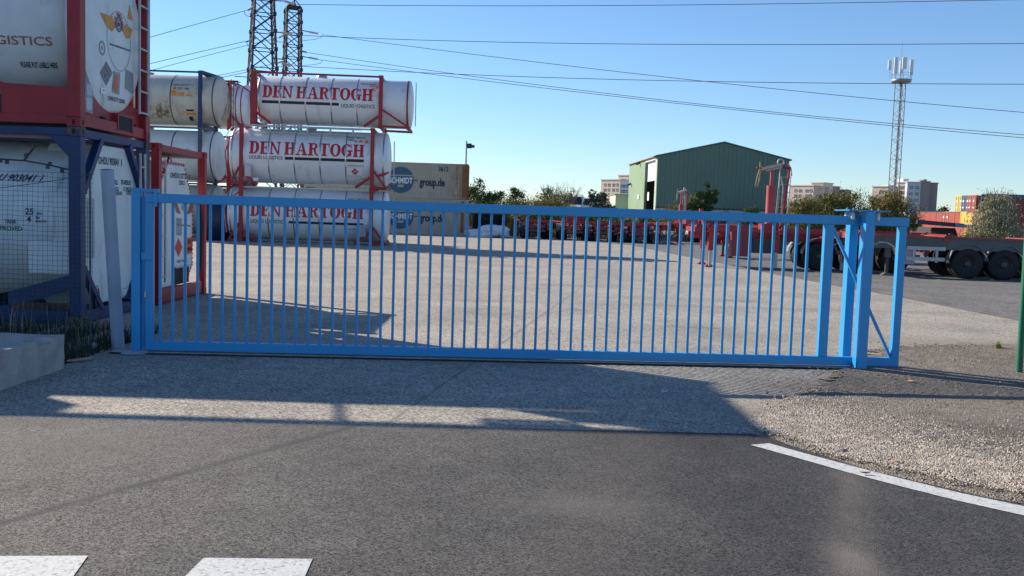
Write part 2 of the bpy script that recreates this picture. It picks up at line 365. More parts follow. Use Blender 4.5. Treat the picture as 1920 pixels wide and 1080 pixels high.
sheet('ground', [(-4000, -60), (4000, -60), (4000, 6000), (-4000, 6000)], terrain_m, 0)
# yard beyond the gate and the apron in front of it
sheet('yard', [(-45, 6.4), (1.9, 6.6), (2.2, 7.6), (2.9, 8.3), (4.0, 9.4), (5.2, 10.5), (7.0, 12.0), (60, 15), (60, 71), (-45, 71)], yard_m, .004)
sheet('service_road', [(1.5, 70.5), (7.2, 57), (7.9, 39.5), (8.66, 25.6), (9.07, 21.6), (9.22, 17.3), (9.5, 13.6), (60, 16), (60, 70.5)], service_m, .008)
road_edge = [(-45, 6.86), (-10, 6.86), (-4.3, 6.90), (-2, 6.98), (0, 7.08), (1.9, 7.15), (2.12, 6.75), (2.45, 6.15), (2.95, 5.62), (3.6, 5.2), (5.2, 4.7), (9, 4.1), (45, 3.4)]
sheet('road', [(-45, -40)] + road_edge + [(45, -40)], road_m, .012)
def dash(u):
    return sheet('road_marking', u, mat('road_paint', (.56, .56, .54), .7, var=.2, scale=70, dirt=(.16, .15, .14), dscale=38, dth=.52), .016)
q = [gd(*p) for p in ((1408, 838), (1440, 834))]
cen = [(1424, 836, 0), (1500, 857, 13), (1600, 885, 15), (1700, 911, 16), (1800, 936, 17), (1920, 962, 19), (2060, 992, 21), (2300, 1035, 24)]
top = [gd(x, y - w * .42) for x, y, w in cen]; bot = [gd(x - 6, y + w * .42) for x, y, w in cen]
top[0] = gd(1442, 835); bot[0] = gd(1407, 838)
dash([(p.x, p.y) for p in top] + [(p.x, p.y) for p in bot[::-1]])
dash([(p.x, p.y) for p in (gd(-60, 1049), gd(165, 1048), gd(128, 1100), gd(-110, 1100))])
dash([(p.x, p.y) for p in (gd(382, 1052), gd(586, 1054), gd(566, 1100), gd(334, 1100))])

# dirt verge at right, a low uneven bank with its gravel
def vnoise(x, y, s): return math.sin(x * s * 1.7 + math.cos(y * s * 1.3) * 1.9) * math.cos(y * s * 2.1 + math.sin(x * s) * 1.4)
def verge_h(x, y):
    hgt = .008 + .010 * (1 + vnoise(x, y, 1.1)) + .006 * vnoise(x, y, 5) + .004 * vnoise(x + 3, y, 13)
    return max(.02, hgt)
edge = [(1.95, 7.14), (2.12, 6.75), (2.45, 6.15), (2.95, 5.62), (3.6, 5.2), (5.2, 4.7), (9, 4.1), (16, 3.7)]
back = [(2.3, 7.9), (3.0, 9.2), (3.8, 10.7), (5.0, 12.6), (6.4, 13.4), (8.4, 13.6), (11, 13.3), (17, 13.5)]
def lerp_poly(pl, t):
    k = t * (len(pl) - 1); i = min(int(k), len(pl) - 2); f = k - i
    return pl[i][0] * (1 - f) + pl[i + 1][0] * f, pl[i][1] * (1 - f) + pl[i + 1][1] * f
vs, fs = [], []; NA, NB = 220, 130
for i in range(NA + 1):
    t = (i / NA) ** 1.25; a, b = lerp_poly(edge, t), lerp_poly(back, t)
    for j in range(NB + 1):
        s = j / NB; x, y = a[0] * (1 - s) + b[0] * s, a[1] * (1 - s) + b[1] * s
        rim = min(1, 12 * s, 9 * (1 - s), 10 * t + .02) ; x += .16 * s ** 4 * vnoise(x * 1.3, y * 1.7, 3.1); y += .14 * s ** 4 * vnoise(y, x, 2.7); vs.append((x, y, .0135 + verge_h(x, y) * rim - .004 * (1 - min(1, rim * 3))))
for i in range(NA):
    for j in range(NB): fs.append((i * (NB + 1) + j, (i + 1) * (NB + 1) + j, (i + 1) * (NB + 1) + j + 1, i * (NB + 1) + j + 1))
me = bpy.data.meshes.new('verge'); me.from_pydata(vs, [], fs); me.polygons.foreach_set('use_smooth', [True] * len(fs)); struct(link('verge', me, dirt_m))
def stones(name, label, n, place, rmin, rmax, m):
    V, Fq = [], []; T = [(0, 0, 1), (1, 0, 0), (-.5, .87, 0), (-.5, -.87, 0), (0, 0, -.6)]
    O = np.array([(1, 0, 0), (-1, 0, 0), (0, 1, 0), (0, -1, 0), (0, 0, 1), (0, 0, -1)], float)
    FO = [(0, 2, 4), (2, 1, 4), (1, 3, 4), (3, 0, 4), (2, 0, 5), (1, 2, 5), (3, 1, 5), (0, 3, 5)]
    for _ in range(n):
        p = place()
        if p is None: continue
        r = rmin + (rmax - rmin) * random.random() ** 2; a = random.random() * 6.28; ca, sa = math.cos(a), math.sin(a)
        k = O * (r * (.6 + .7 * rng.random((6, 1)))) * np.array([1, .9, .75]); o = len(V)
        for (x, y, z) in k: V.append((p[0] + x * ca - y * sa, p[1] + x * sa + y * ca, p[2] + z))
        Fq += [tuple(i + o for i in f) for f in FO]
    me = bpy.data.meshes.new(name); me.from_pydata(V, [], Fq); o = link(name, me, m); return tag(o, label, 'gravel', kind='stuff')
gp = [(1.95, 7.35), (2.35, 6.45), (2.9, 5.75), (3.6, 5.25), (5.2, 4.75), (9, 4.2)]
def gplace():
    t = random.random() ** 1.3; a = lerp_poly(gp, t); s = abs(random.gauss(0, .62)) + .12 * vnoise(a[0], a[1], 2.3); x, y = a[0] + s * .55, a[1] + s
    x += random.gauss(0, .05); y += random.gauss(0, .05)
    if y < lerp_poly(edge, t)[1] - .03 - random.random() ** 3 * .25: return None
    return (x, y, .016 + verge_h(x, y) * .9)
stones('gravel', 'pale loose gravel banked along the edge of the dark road', 52000, gplace, .0035, .012, [gravel_m])
def gplace2():
    x = random.uniform(2.2, 8.5); y = random.uniform(4.8, 13); s = (y - lerp_poly(edge, max(0, min(1, (x - 2) / 8)))[1])
    x += random.gauss(0, .12)
    if y < 5 + max(0, 3.4 - x) * 1.5 or y > 8.3 + (x - 2.3) * 1.7 + random.gauss(0, .35): return None
    return (x, y, .016 + verge_h(x, y) * .9)
stones('dark_gravel', 'small grey stones scattered over the dirt in front of the gate', 16000, gplace2, .003, .016, [mat('stone_grey', (.22, .19, .165), .9, var=.4, scale=9)])

# ------------------------------------------------------------------ sliding gate
G0 = (-3.831, 10.183, 0); GA = R(3.663)
gate = empty('sliding_gate', 'long bright blue steel sliding gate of vertical bars closing off the yard', 'gate', G0, GA)
ZB, ZT = .035, 1.742
bx('bottom_rail', (-.150, 0, ZB), (8.312, .08, ZB + .10), blue_paint, gate, .006)
bx('top_rail', (-.150, 0, ZT - .10), (8.334, .08, ZT), blue_paint, gate, .006)
for a, b in ((-.150, -.070), (7.361, 7.467), (8.225, 8.312)): bx('stile', (a, .001, ZB + .10), (b, .079, ZT - .10), blue_paint, gate, .005)
bar0 = bx('bar', (-.014, .026, ZB + .1), (.014, .054, ZT - .1), blue_paint, gate, .003)
for i in range(1, 55):
    o = bar0.copy(); col.objects.link(o); o.parent = gate; o.location = (i * .133, 0, 0)
MB().bar((7.467, .04, 1.60), (8.225, .04, .135), .034, .03).build('diagonal_brace', blue_paint, gate, bevel=.003)
MB().tube([(-.145, -.008, .62), (-.145, -.008, .68)], .012).build('lock_cylinder', steel, gate)
bx('lock_case', (-.19, -.012, 1.02), (-.075, .0, 1.10), blue_paint, gate, .004)
gp_ = empty('gate_post', 'plain blue square receiving post at the closing end of the gate', 'gate post', G0, GA)
bx('post', (-.298, 0, 0), (-.205, .11, 1.795), blue_paint, gp_, .006)
bx('catch_bracket', (-.205, .012, 1.752), (-.022, .10, 1.79), blue_paint, gp_, .004)
bx('catch_plate', (-.060, -.012, 1.60), (-.022, -.002, 1.79), blue_paint, gp_, .003)
bx('stop_channel', (-.205, .045, .05), (-.168, .10, 1.70), blue_paint, gp_, .003)
MB().lathe([(0, 0.001), (.012, .04), (.02, .09), (.006, .15), (0, .19)], 'z', (-.24, .0, .012), 11).build('mortar_foot', pale_splash, gp_)
gg = empty('gate_guide', 'blue guide portal of two posts with white rollers holding the gate', 'gate guide', G0, GA)
bx('post', (7.745, -.19, 0), (7.85, -.035, 1.797), blue_paint, gg, .006)
bx('post', (7.700, .125, 0), (7.800, .25, 1.797), blue_paint, gg, .006)
bx('top_plate', (7.55, -.17, 1.80), (8.03, .24, 1.812), blue_paint, gg, .002)
for t, y in ((7.66, -.025), (7.64, .105), (7.95, -.025), (7.93, .105)):
    rl = MB().lathe([(1.70, .001), (1.70, .022), (1.785, .022), (1.785, .001)], 'z', (t, y, 0), 16).build('roller', white_plain, gg)
    MB().tube([(t, y, 1.786), (t, y, 1.835)], .008, 6).build('bolt', steel, rl)
bx('base_plate', (7.66, -.25, .0), (7.94, -.0, .025), blue_paint, gg, .003)
MB().lathe([(0, 0.001), (.010, .08), (.014, .16), (.004, .20), (0, .25)], 'z', (7.80, -.1, .010), 13).build('mortar_foot', pale_splash, gg)
gv = MB(); gv.box((-.5, -.11, .0125), (8.4, -.055, .0165)); struct(gv.build('joint', mat('joint_tar', (.03, .03, .03), .9), None, G0, (0, 0, GA)))
gv = MB(); gv.box((-.5, -.05, .0125), (8.4, .14, .024)); struct(gv.build('concrete_strip', mat('strip_concrete', (.36, .33, .29), .9, var=.3, scale=8, bump=.5), None, G0, (0, 0, GA)))

# ------------------------------------------------------------------ fences, block and litter by the gate
fp = empty('fence_post', 'pale lilac grey steel fence post leaning left of the gate', 'post')
a, b = gd(223, 655), at(201, 318, 10.15)
MB().tube([a - Vector((0, 0, .1)), b], .073, 8).build('shaft', lilac_post, fp); MB().tube([b, b + Vector((0, 0, .008))], [.073, .03], 8).build('cap', lilac_post, fp)
ch = MB(); pts = [Vector((-4.36 - .07 + .015 * math.sin(k), 10.02, .72 - k * .035)) for k in range(17)]
for k in range(16):
    c0 = pts[k]; ang = (k % 2) * 1.57
    ring = [c0 + Vector((math.cos(ang) * .010 * math.sin(t), math.sin(ang) * .010 * math.sin(t), .024 * math.cos(t))) for t in np.linspace(0, 6.28, 9)]
    ch.tube(ring, .0035, 5, False)
tag(ch.build('chain', mat('rusty_chain', (.09, .08, .075), .6, metal=.5, var=.3, scale=30)), 'short rusty chain hanging from the foot of the leaning grey post', 'chain')
def mesh_panel(name, label, x0, x1, y, z0, z1, m, r=.0017, step=.05, wav=.0, parent=None):
    g = MB(); n = int(abs(x1 - x0) / step)
    for i in range(n + 1):
        x = x0 + (x1 - x0) * i / n; g.tube([(x + wav * math.sin(z * 9 + i), y + wav * math.sin(x * 3 + z * 2) * 2, z) for z in np.linspace(z0, z1, 8)], r, 4, False)
    k = int((z1 - z0) / step)
    for j in range(k + 1):
        z = z0 + (z1 - z0) * j / k; g.tube([(x, y + .004 + wav * math.sin(x * 3 + z * 2) * 2, z + wav * math.sin(x * 14 + j)) for x in np.linspace(x0, x1, 24)], r, 4, False)
    return g
fn = empty('mesh_fence', 'dark welded wire mesh fence in front of the blue framed tank', 'fence', (0, 0, 0))
mesh_panel('', '', -8.6, -4.50, 10.05, .05, 1.93, mesh_dark, .0019, .052, .006).build('wire_mesh', mesh_dark, fn)
MB().tube([(-4.52, 10.05, 0), (-4.52, 10.05, 1.95)], .010, 6).build('edge_wire', mesh_dark, fn)
MB().tube([(-8.6, 10.06, 1.72)] + [(-8.6 + 4.1 * t, 10.06, 1.82 - .22 * math.sin(3.14 * t) + .1 * t) for t in np.linspace(.05, 1, 12)], .004, 5).build('tension_wire', mesh_dark, fn)
gf = empty('mesh_fence', 'green coated mesh fence ending at a green post at the right edge', 'fence')
MB().tube([(5.80, 10.62, -.05), (5.80, 10.66, 1.78)], .036, 10).build('post', green_fence, gf)
mesh_panel('', '', 5.755, 9.2, 10.58, .06, 1.70, green_fence, .0022, .05).build('wire_mesh', green_fence, gf)

# concrete block with a sunken top
bk = MB(); x1, x0, ya, yb, hz = -4.33, -6.2, 7.2, 9.06, .335
bk.box((x0, ya, 0), (x1, yb, .25))
bk.box((x0, ya, .25), (x1 , ya + .22, hz)); bk.box((x0, yb - .28, .25), (x1, yb, hz)); bk.box((x1 - .30, ya + .22, .25), (x1, yb - .28, hz)); bk.box((x0, ya + .22, .25), (x0 + .2, yb - .28, hz))
o = bk.build('concrete_block', concrete); o.data.transform(Matrix.Translation((0, 0, 0)))
bm = bmesh.new(); bm.from_mesh(o.data); bmesh.ops.remove_doubles(bm, verts=bm.verts, dist=.0005)
bmesh.ops.subdivide_edges(bm, edges=bm.edges[:], cuts=9, use_grid_fill=True)
for v in bm.verts:
    n = .006 * math.sin(v.co.x * 23 + v.co.z * 31) * math.cos(v.co.y * 19); v.co.z += n if v.co.z > .02 else 0; v.co.x += n * .5
    if v.co.z > .3 and v.co.x > x1 - .12: # chipped arris
        c = max(0, math.sin(v.co.y * 7.3 + 1) - .55) * .10; v.co.z -= c; v.co.x -= c * .8
bm.to_mesh(o.data); bm.free(); tag(o, 'chipped grey concrete block with a sunken top at the left edge', 'concrete block')
pl = MB().bar(gd(113, 678, .03), gd(171, 671, .03), .03, .018).build('wood_batten', wood); tag(pl, 'thin weathered wooden batten on the ground beside the concrete block', 'batten')
cup = MB().lathe([(0, .001), (0, .035), (.05, .04), (.10, .045), (.10, .001)], 'z', (0, 0, 0), 14).build('plastic_cup', mat('cup_white', (.35, .38, .42), .5), None, gd(169, 650, .05), (1.45, 0, .9)); tag(cup, 'crushed whitish cup lying in the weeds by the gate post', 'litter')
lt = MB().tube([gd(1240, 734, .02), gd(1246, 729, .03), gd(1252, 733, .02), gd(1241, 735, .02)], .006, 6).build('plastic_loop', mat('loop_white', (.5, .55, .6), .5)); tag(lt, 'small white plastic loop lying on the shaded asphalt', 'litter')
# dry leaves
leaf_m = mat('dry_leaf', (.33, .17, .07), .8, var=.35, scale=30)
leaf_txt = {0: 'brown leaf lying on the white edge line', 1: 'brown leaf on the gravel just above the white edge line', 2: 'curled brown leaf on the gravel left of the others', 3: 'small orange leaf where the gravel meets the apron', 4: 'yellowish leaf on the grey dirt behind the gravel', 5: 'reddish leaf on the asphalt in the middle of the road', 6: 'dry twig cluster on the barred shadow of the gate', 7: 'curled leaf on the worn left part of the road'}
for i, (px, py, s) in enumerate(((1622, 889, .030), (1680, 866, .032), (1582, 847, .032), (1486, 803, .018), (1557, 780, .02), (1146, 857, .014), (1706, 716, .05), (112, 978, .012))):
    c0 = gd(px, py, .035 if i not in (0, 5, 7) else .02); g = MB(); n = 8
    pts = [(s * math.cos(t) * 1.3, s * .5 * math.sin(t) * (1 + .3 * math.cos(2 * t)), .006 + .35 * s * math.cos(t) ** 2) for t in np.linspace(0, 6.28, n, False)]
    g.poly(pts, (0, 0, .0015)); o = g.build('dry_leaf', leaf_m, None, c0, (0, 0, i * 1.9)); tag(o, leaf_txt[i], 'leaf', 'dry leaves')

def blades(name, label, n, place, h0, h1, m, w=.006, cat='weeds'):
    V, Fq = [], []
    for _ in range(n):
        p = place(); h = random.uniform(h0, h1); a = random.random() * 6.28; l = random.uniform(.1, .5) * h; dx, dy = math.cos(a), math.sin(a); o = len(V)
        for k, (t, ww) in enumerate(((0, 1), (.5, .8), (1, .05))):
            x, y, z = p[0] + dx * l * t * t, p[1] + dy * l * t * t, p[2] + h * t * (1 - .15 * t)
            V += [(x - dy * w * ww, y + dx * w * ww, z), (x + dy * w * ww, y - dx * w * ww, z)]
        Fq += [(o, o + 1, o + 3, o + 2), (o + 2, o + 3, o + 5, o + 4)]
    me = bpy.data.meshes.new(name); me.from_pydata(V, [], Fq); o = link(name, me, m); return tag(o, label, cat, kind='stuff')
weed_m = mat('weed_green', (.026, .040, .018), .8, var=.4, scale=6)
straw_m = mat('straw', (.34, .27, .14), .8, var=.3, scale=8)
def wp():
    x = random.uniform(-8.5, -4.4); y = random.uniform(9.25, 11.9); x += .25 * math.sin(x * 9); y += .15 * math.sin(x * 17); return (x, y, 0)
blades('weeds', 'dark unkempt weeds growing under the mesh fence', 8000, wp, .04, .22, weed_m)
def wp2(): x = random.uniform(-8.5, -4.5); return (x, random.uniform(10, 11.5), 0)
blades('seed_grass', 'tall thin seeding grass stalks under the mesh fence', 160, wp2, .35, .62, straw_m, .003)
def wp3(): p = gd(random.gauss(1800, 60), random.gauss(676, 8)); return (p.x, p.y, .02)
blades('straw_tufts', 'dry straw scattered on the dirt right of the gate', 260, wp3, .02, .06, straw_m, .005)
def wp4(): p = gd(random.gauss(1871, 3), random.gauss(656, 1)); return (p.x, p.y, .0)
blades('weed_sprig', 'single green weed sprig on the dirt near the green fence', 60, wp4, .06, .16, mat('sprig', (.16, .22, .05), .8), .008)

# ------------------------------------------------------------------ the near stack of tank containers
NX, NY = -5.648, 12.291; NA_ = R(.8)
L_, W_, H_ = 6.058, 2.438, 2.591
def endpl(px, py, xl=-.02, oy=0, oz=0):     # a point of the end face, in the container's own (y, z)
    P = None; X = NX + xl
    d = FW + RT * ((px - 960) / F_PX) - UP * ((py - 540) / F_PX); k = X / d.x
    P = Vector((0, 0, CAM_H)) + d * k; return (P.y - NY - oy, P.z - oz)
def sidepl(px, py, oz=0):
    P = at(px, py, NY); return (P.x - NX, P.z - oz)
def casting(root, m, x, y, z, near=True):
    o = MB().box((x - .178 if x > -1 else x, y, z), (x if x > -1 else x + .178, y + .162, z + .118)).build('corner_casting', m, root, bevel=.006)
    if near:
        cx = (x - .09) if x > -1 else x + .09
        v, f = disc2(cx, z + .059, .022, 14, ry=.038); MB().add([(a, y - .0035, b) for a, b in v], f).build('hole_shade', black, o)  # flat black ovals paint in the dark of the unlit holes
        if x > -1: v, f = disc2(y + .081, z + .059, .022, 14, ry=.038); MB().add([(x + .0035, a, b) for a, b in v], f).build('hole_shade', black, o)
    return o
def iso_frame(root, m, cm=None, pw=.15, H=H_, low=.17):
    cm = cm or m
    for x in (0, -L_):
        for y in (0, W_ - pw):
            xa = x - pw - .004 if x == 0 else x + .004
            bx('corner_post', (xa, y + (.004 if y == 0 else -.004), .118), (xa + pw, y + pw + (.004 if y == 0 else -.004), H - .118), m, root, .01)
            for z in (0, H - .118): casting(root, cm, x + (.0 if x == 0 else -.0), y if y == 0 else W_ - .162, z, True)
        xa = x - .13 if x == 0 else x + .03
        bx('end_rail', (xa, .162, .02), (xa + .10, W_ - .162, low), m, root, .006)
        bx('end_rail', (xa, .162, H - .125), (xa + .10, W_ - .162, H - .015), m, root, .006)
    for y in (.008, W_ - .108):
        bx('side_rail', (-L_ + .178, y, H - .115), (-.178, y + .10, H - .012), m, root, .006)
        bx('side_rail', (-L_ + .178, y, .03), (-.178, y + .10, .15), m, root, .006)
def ladder(root, m, y0, y1, x, z0, z1, step=.31, r=.018, first=.1):
    g = MB()
    for y in (y0, y1): g.bar((x, y, z0), (x, y, z1), .022, .045)
    z = z0 + first
    while z < z1: g.bar((x, y0, z), (x, y1, z), .03, .024); z += step
    return g.build('ladder', m, root)
def shell(root, m, r, zc, yc, xa, xb, dish=.18, bands=(), bm_=None, nm='tank_shell', bw=.05):
    n = 10; prof = [(xa - dish * math.sin(k / n * math.pi / 2) if 0 else xa - dish * math.cos(k / n * math.pi / 2), max(.001, r * math.sin(k / n * math.pi / 2))) for k in range(n + 1)]
    prof += [(xb + dish * math.cos(k / n * math.pi / 2), max(.001, r * math.sin(k / n * math.pi / 2))) for k in range(n, -1, -1)]
    s = MB().lathe(prof, 'x', (0, yc, zc), 72).build(nm, m, root)
    for x in bands:
        MB().lathe([(x - bw / 2, r + .001), (x - bw / 2, r + .010), (x + bw / 2, r + .010), (x + bw / 2, r + .001)], 'x', (0, yc, zc), 72, False).build('strap_band', bm_ or band_steel, s)
    return s
def walkway(root, m, xa, xb, z, y0=.35, y1=.80):
    g = MB(); n = int((xb - xa) / .16)
    for i in range(n): g.box((xa + i * .16, y0, z), (xa + i * .16 + .10, y1, z + .02))
    g.box((xa, y0 - .03, z - .03), (xb, y0, z + .022)); g.box((xa, y1, z - .03), (xb, y1 + .03, z + .022)); return g.build('walkway', m, root)
def txt_end(root, s, p0, p1, hpx, m, x, oy, oz, nm='lettering', bold=.02):
    """a line of text on an end face from pixel p0 to p1 (baseline), letters hpx tall"""
    a = endpl(*p0, x, oy, oz); b = endpl(*p1, x, oy, oz); c = endpl(p0[0], p0[1] - hpx, x, oy, oz)
    v, f = font_mesh(s, 1, bold=bold); w = max(p[0] for p in v); hh = max(p[1] for p in v)
    W2, Hh = b[0] - a[0], c[1] - a[1]
    v = [(a[0] + p[0] / w * W2, a[1] + p[1] / hh * Hh + p[0] / w * (b[1] - a[1])) for p in v]
    return put2d(nm, v, f, flat_end(x), m, root)
def poly_end(root, pts, m, x, oy, oz, nm='sticker', k=0):
    v = [endpl(*p, x, oy, oz) for p in pts]; return put2d(nm, v, [list(range(len(v)))], flat_end(x, .004 + k), m, root)

# blue framed tank below
LB = empty('tank_container', 'blue framed white tank container standing on the ground behind the mesh fence', 'tank container', (NX, NY, 0), NA_)
iso_frame(LB, blue_frame, mat('casting_worn', (.10, .085, .05), .7, var=.5, scale=14, dirt=(.012, .03, .16), dscale=9, dth=.5), .16)
ts = shell(LB, white_near, 1.12, 1.34, 1.22, -L_ + .4, -.42, .15, (-2.2, -3.4))
# octagonal end panel
def octa(root, m, cham_t, cham_b, y0, y1, z0, z1, x0, x1, nm='end_panel'):
    pts = [(x0, y0 + cham_b[0], z0), (x0, y1 - cham_b[0], z0), (x0, y1, z0 + cham_b[1]), (x0, y1, z1 - cham_t[1]), (x0, y1 - cham_t[0], z1), (x0, y0 + cham_t[0], z1), (x0, y0, z1 - cham_t[1]), (x0, y0, z0 + cham_b[1])]
    return MB().poly(pts, (x1 - x0, 0, 0)).build(nm, m, root, bevel=.012)
ep = octa(LB, white_near, (.62, .75), (.5, .45), .13, 2.30, .22, 2.42, -.75, -.10)
for s, (ya, yb) in ((0, (.17, .72)), (1, (2.27, 1.70))):
    MB().bar((-.065, ya, 1.75), (-.065, yb, 2.47), .09, .10, (1, 0, 0)).build('end_brace', blue_frame, LB, bevel=.004)
    MB().bar((-.065, ya, .75), (-.065, yb, .17), .09, .10, (1, 0, 0)).build('end_brace', blue_frame, LB, bevel=.004)
for s in (1,):
    pts = [(-.16, 0, .66), (-.16, 0, .46), (-.72, 0, .28), (-1.35, 0, .20), (-1.35, 0, .34), (-.95, 0, .42)]
    MB().poly([(a, .012, c) for a, b, c in pts], (0, .05, 0)).build('side_gusset', blue_frame, LB)
    MB().poly([(-1.35, .012, .34), (-.95, .012, .42), (-.95, .012, .15), (-1.35, .012, .15)], (0, .045, 0)).build('side_gusset', blue_frame, LB)
bx('side_sill', (-L_ + .178, -.001, .0), (-.178, .02, .19), blue_frame, LB)
MB().poly([(-.16, .014, 2.20), (-.16, .014, 2.475), (-.42, .014, 2.475)], (0, .05, 0)).build('top_gusset', blue_frame, LB)
ladder(LB, galv, 2.03, 2.22, .0, .35, 2.38, .345)
sp = MB(); ppts = [sidepl(x, y) for x, y in ((-60, 294), (0, 298), (45, 301), (90, 309), (128, 318))]; sp.tube([(a, .03, b) for a, b in ppts], .012, 6)
ppts = [sidepl(x, y) for x, y in ((42, 301), (50, 290), (62, 275), (74, 268))]; sp.tube([(a, .05, b) for a, b in ppts], .014, 6)
for x, y in ((0, 300), (12, 303), (48, 290), (88, 312), (92, 306), (115, 319)):
    a, b = sidepl(x, y); sp.box((a - .02, .012, b - .03), (a + .02, .04, b + .02))
sp.build('drain_pipe', grey_dark, LB)
CF = cyl_front(1.12, 1.34, 1.22)
def txt_side(root, s, p0, p1, hpx, m, shear=0., r=1.12, zc=1.34, yc=1.22, oz=0, nm='lettering', bold=.02):
    a = sidepl(p0[0], p0[1], oz); b = sidepl(p1[0], p1[1], oz); Hh = hpx / F_PX * NY
    v, f = font_mesh(s, 1, bold=bold); w = max(p[0] for p in v); hh = max(p[1] for p in v); va = math.asin(max(-1, min(1, (a[1] - zc) / r))) * r
    v = [(a[0] + p[0] / w * (b[0] - a[0]) + p[1] / hh * Hh * shear, va + p[1] / hh * Hh) for p in v]
    return put2d(nm, v, f, cyl_front(r, zc, yc), m, root, .05)
txt_side(LB, 'DHDU 903041 1', (-62, 336), (60, 340), 15, dark_blue, .35)
txt_side(LB, '25', (40, 402), (56, 402), 12, dark_blue, bold=.02); txt_side(LB, '4', (44, 416), (52, 416), 11, dark_blue, bold=.02)
txt_side(LB, 'cbm', (61, 402), (73, 402), 5, dark_blue); txt_side(LB, 'Bar', (61, 410), (69, 410), 5, dark_blue); txt_side(LB, 'M.A.W.P.', (61, 417), (82, 417), 5, dark_blue)
txt_side(LB, 'TANK', (2, 419), (25, 419), 8, dark_blue, bold=.015); txt_side(LB, 'APPROVED', (-19, 431), (35, 431), 8, dark_blue, bold=.015)
for s, p0, p1, h in (('DHDU 903041', (186, 307), (225, 311), 14), ('1', (228, 311), (231, 312), 13), ('TARE', (198, 344), (212, 345), 9), ('KG', (217, 346), (223, 347), 9), ('70 085LB', (229, 346), (248, 347), 9),
                     ('CUB.', (198, 357), (212, 358), 8), ('KG', (217, 358), (225, 359), 8), ('0 245LB', (234, 358), (249, 359), 8), ('NO RAILWAYS', (216, 366), (232, 366), 7), ('USE', (239, 365), (249, 365), 7)):
    txt_end(LB, s, p0, p1, h, dark_blue, -.10, 0, 0)
poly_end(LB, [(163, 373), (178, 373), (178, 484), (163, 484)], mat('faded_sticker', (.42, .42, .40), .7), -.10, 0, 0)
poly_end(LB, [(233, 540), (245, 537), (245, 552), (233, 556)], white_plain, -.10, 0, 0)
poly_end(LB, [(233, 541), (245, 538), (245, 539), (233, 542)], ink_red, -.10, 0, 0, k=.002); poly_end(LB, [(233, 555), (245, 552), (245, 553), (233, 556.3)], ink_red, -.10, 0, 0, k=.002)
bx('valve_box', (-3.6, .05, .5), (-3.2, .2, .9), grey_dark, LB)

# red framed tank on top of it
OZ = H_ + .004
UR = empty('tank_container', 'red framed tank container stacked on the blue one, orange map shapes on its end', 'tank container', (NX, NY, OZ), NA_)
iso_frame(UR, red_paint, red_paint, .17)
US = shell(UR, white_near, 1.115, 1.40, 1.215, -L_ + .3, -.24, .05, (-3.0,))
MB().lathe([(-.24, .001), (-.075, .001), (-.070, .30), (-.072, .9), (-.085, 1.06), (-.11, 1.12), (-.17, 1.13), (-.235, 1.13)][1:], 'x', (0, 1.205, 1.40), 72).build('end_cap', white_near, UR)
bp_ = MB(); bp_.box((-.22, .16, .17), (-.20, 2.28, 1.3)); bp_.build('end_plate', red_paint, UR)
bx('end_plate', (-.22, .16, 1.3), (-.20, 2.28, 2.46), red_paint, UR); bx('end_plate', (-.22, .16, 2.461), (-.132, 2.28, 2.50), red_paint, UR); MB().poly([(-5.88, .03, 2.47), (-5.4, .03, 2.47), (-4.9, .03, 2.16), (-4.9, .03, 1.9), (-5.88, .03, 1.9)], (0, .03, 0)).build('roof_gusset', red_paint, UR)  # topmost strip added to stop sun leaking over the end plate
bx('gap_plate', (-L_ + .2, .35, .03), (-.2, 2.0, .42), mat('gap_dark', (.05, .04, .04), .8), UR); bx('gap_plate', (-L_ + .2, .35, H_ - .14), (-.2, .42, H_ - .10), galv, LB)  # dark box added against the bright gap under the tank, then a walkway edge
for x, hh in ((-.085, .50),): bx('lower_panel', (-.12, .17, .17), (-.10, 2.28, .46), red_paint, UR)
a, b = endpl(216, 216, -.09, 0, OZ), endpl(243, 248, -.09, 0, OZ)
pk = MB(); y0, y1, z0, z1 = a[0], b[0], .06, a[1]
pk.box((-.10, y0 - .03, z0), (-.02, y0, z1)); pk.box((-.10, y1, z0), (-.02, y1 + .03, z1)); pk.box((-.10, y0 - .03, z1), (-.02, y1 + .03, z1 + .03)); pk.build('forklift_pocket', red_paint, UR)
bx('pocket_shade', (-.034, y0, z0 + .01), (-.028, y1, z1), black, UR)  # black sheet across the mouth paints the dark inside of the pocket
pts = [(-.17, .50), (-.98, .53), (-1.35, .66), (-1.35, .52), (-1.02, .42), (-1.02, .15), (-.17, .15)]
MB().poly([(a, .012, c) for a, c in pts], (0, .03, 0)).build('side_plate', red_paint, UR)
MB().poly([(-L_ - a if 0 else -L_ + (-a), .012, c) for a, c in pts], (0, .03, 0)).build('side_plate', red_paint, UR)
for xx in (-3.3,):
    MB().bar((xx, .06, H_ - .06), (xx - .45, W_ - .06, H_ - .06), .05, .04).build('roof_strut', red_paint, UR)
walkway(UR, galv, -2.25, -1.40, H_ - .05, .22, .34)
tri = MB(); tri.poly([(-.17, .03, 2.47), (-.62, .03, 2.47), (-1.0, .03, 2.22), (-1.0, .03, 1.85), (-.17, .03, 1.85)], (0, .03, 0)); tri.build('roof_gusset', red_paint, UR)
LXa, LXb = endpl(265, 100, .02, 0, OZ)[0], endpl(282, 100, .02, 0, OZ)[0]
ladder(UR, galv, LXa, LXb, .02, .36, 2.55, .315, first=.03)
XE = -.070
def endU(pts, m, k=0, nm='sticker'): return poly_end(UR, pts, m, XE, 0, OZ, nm, k)
endU([(188, 23), (212.6, 31), (218, 51), (212.6, 59), (201, 48.6)], orange, nm='map_shape'); endU([(246, 9), (252, 39), (242, 35)], orange, nm='map_shape'); endU([(238, 45), (251, 55.6), (247, 72), (239, 72), (233, 58)], orange, nm='map_shape')
lc = endpl(225, 46, XE, 0, OZ)
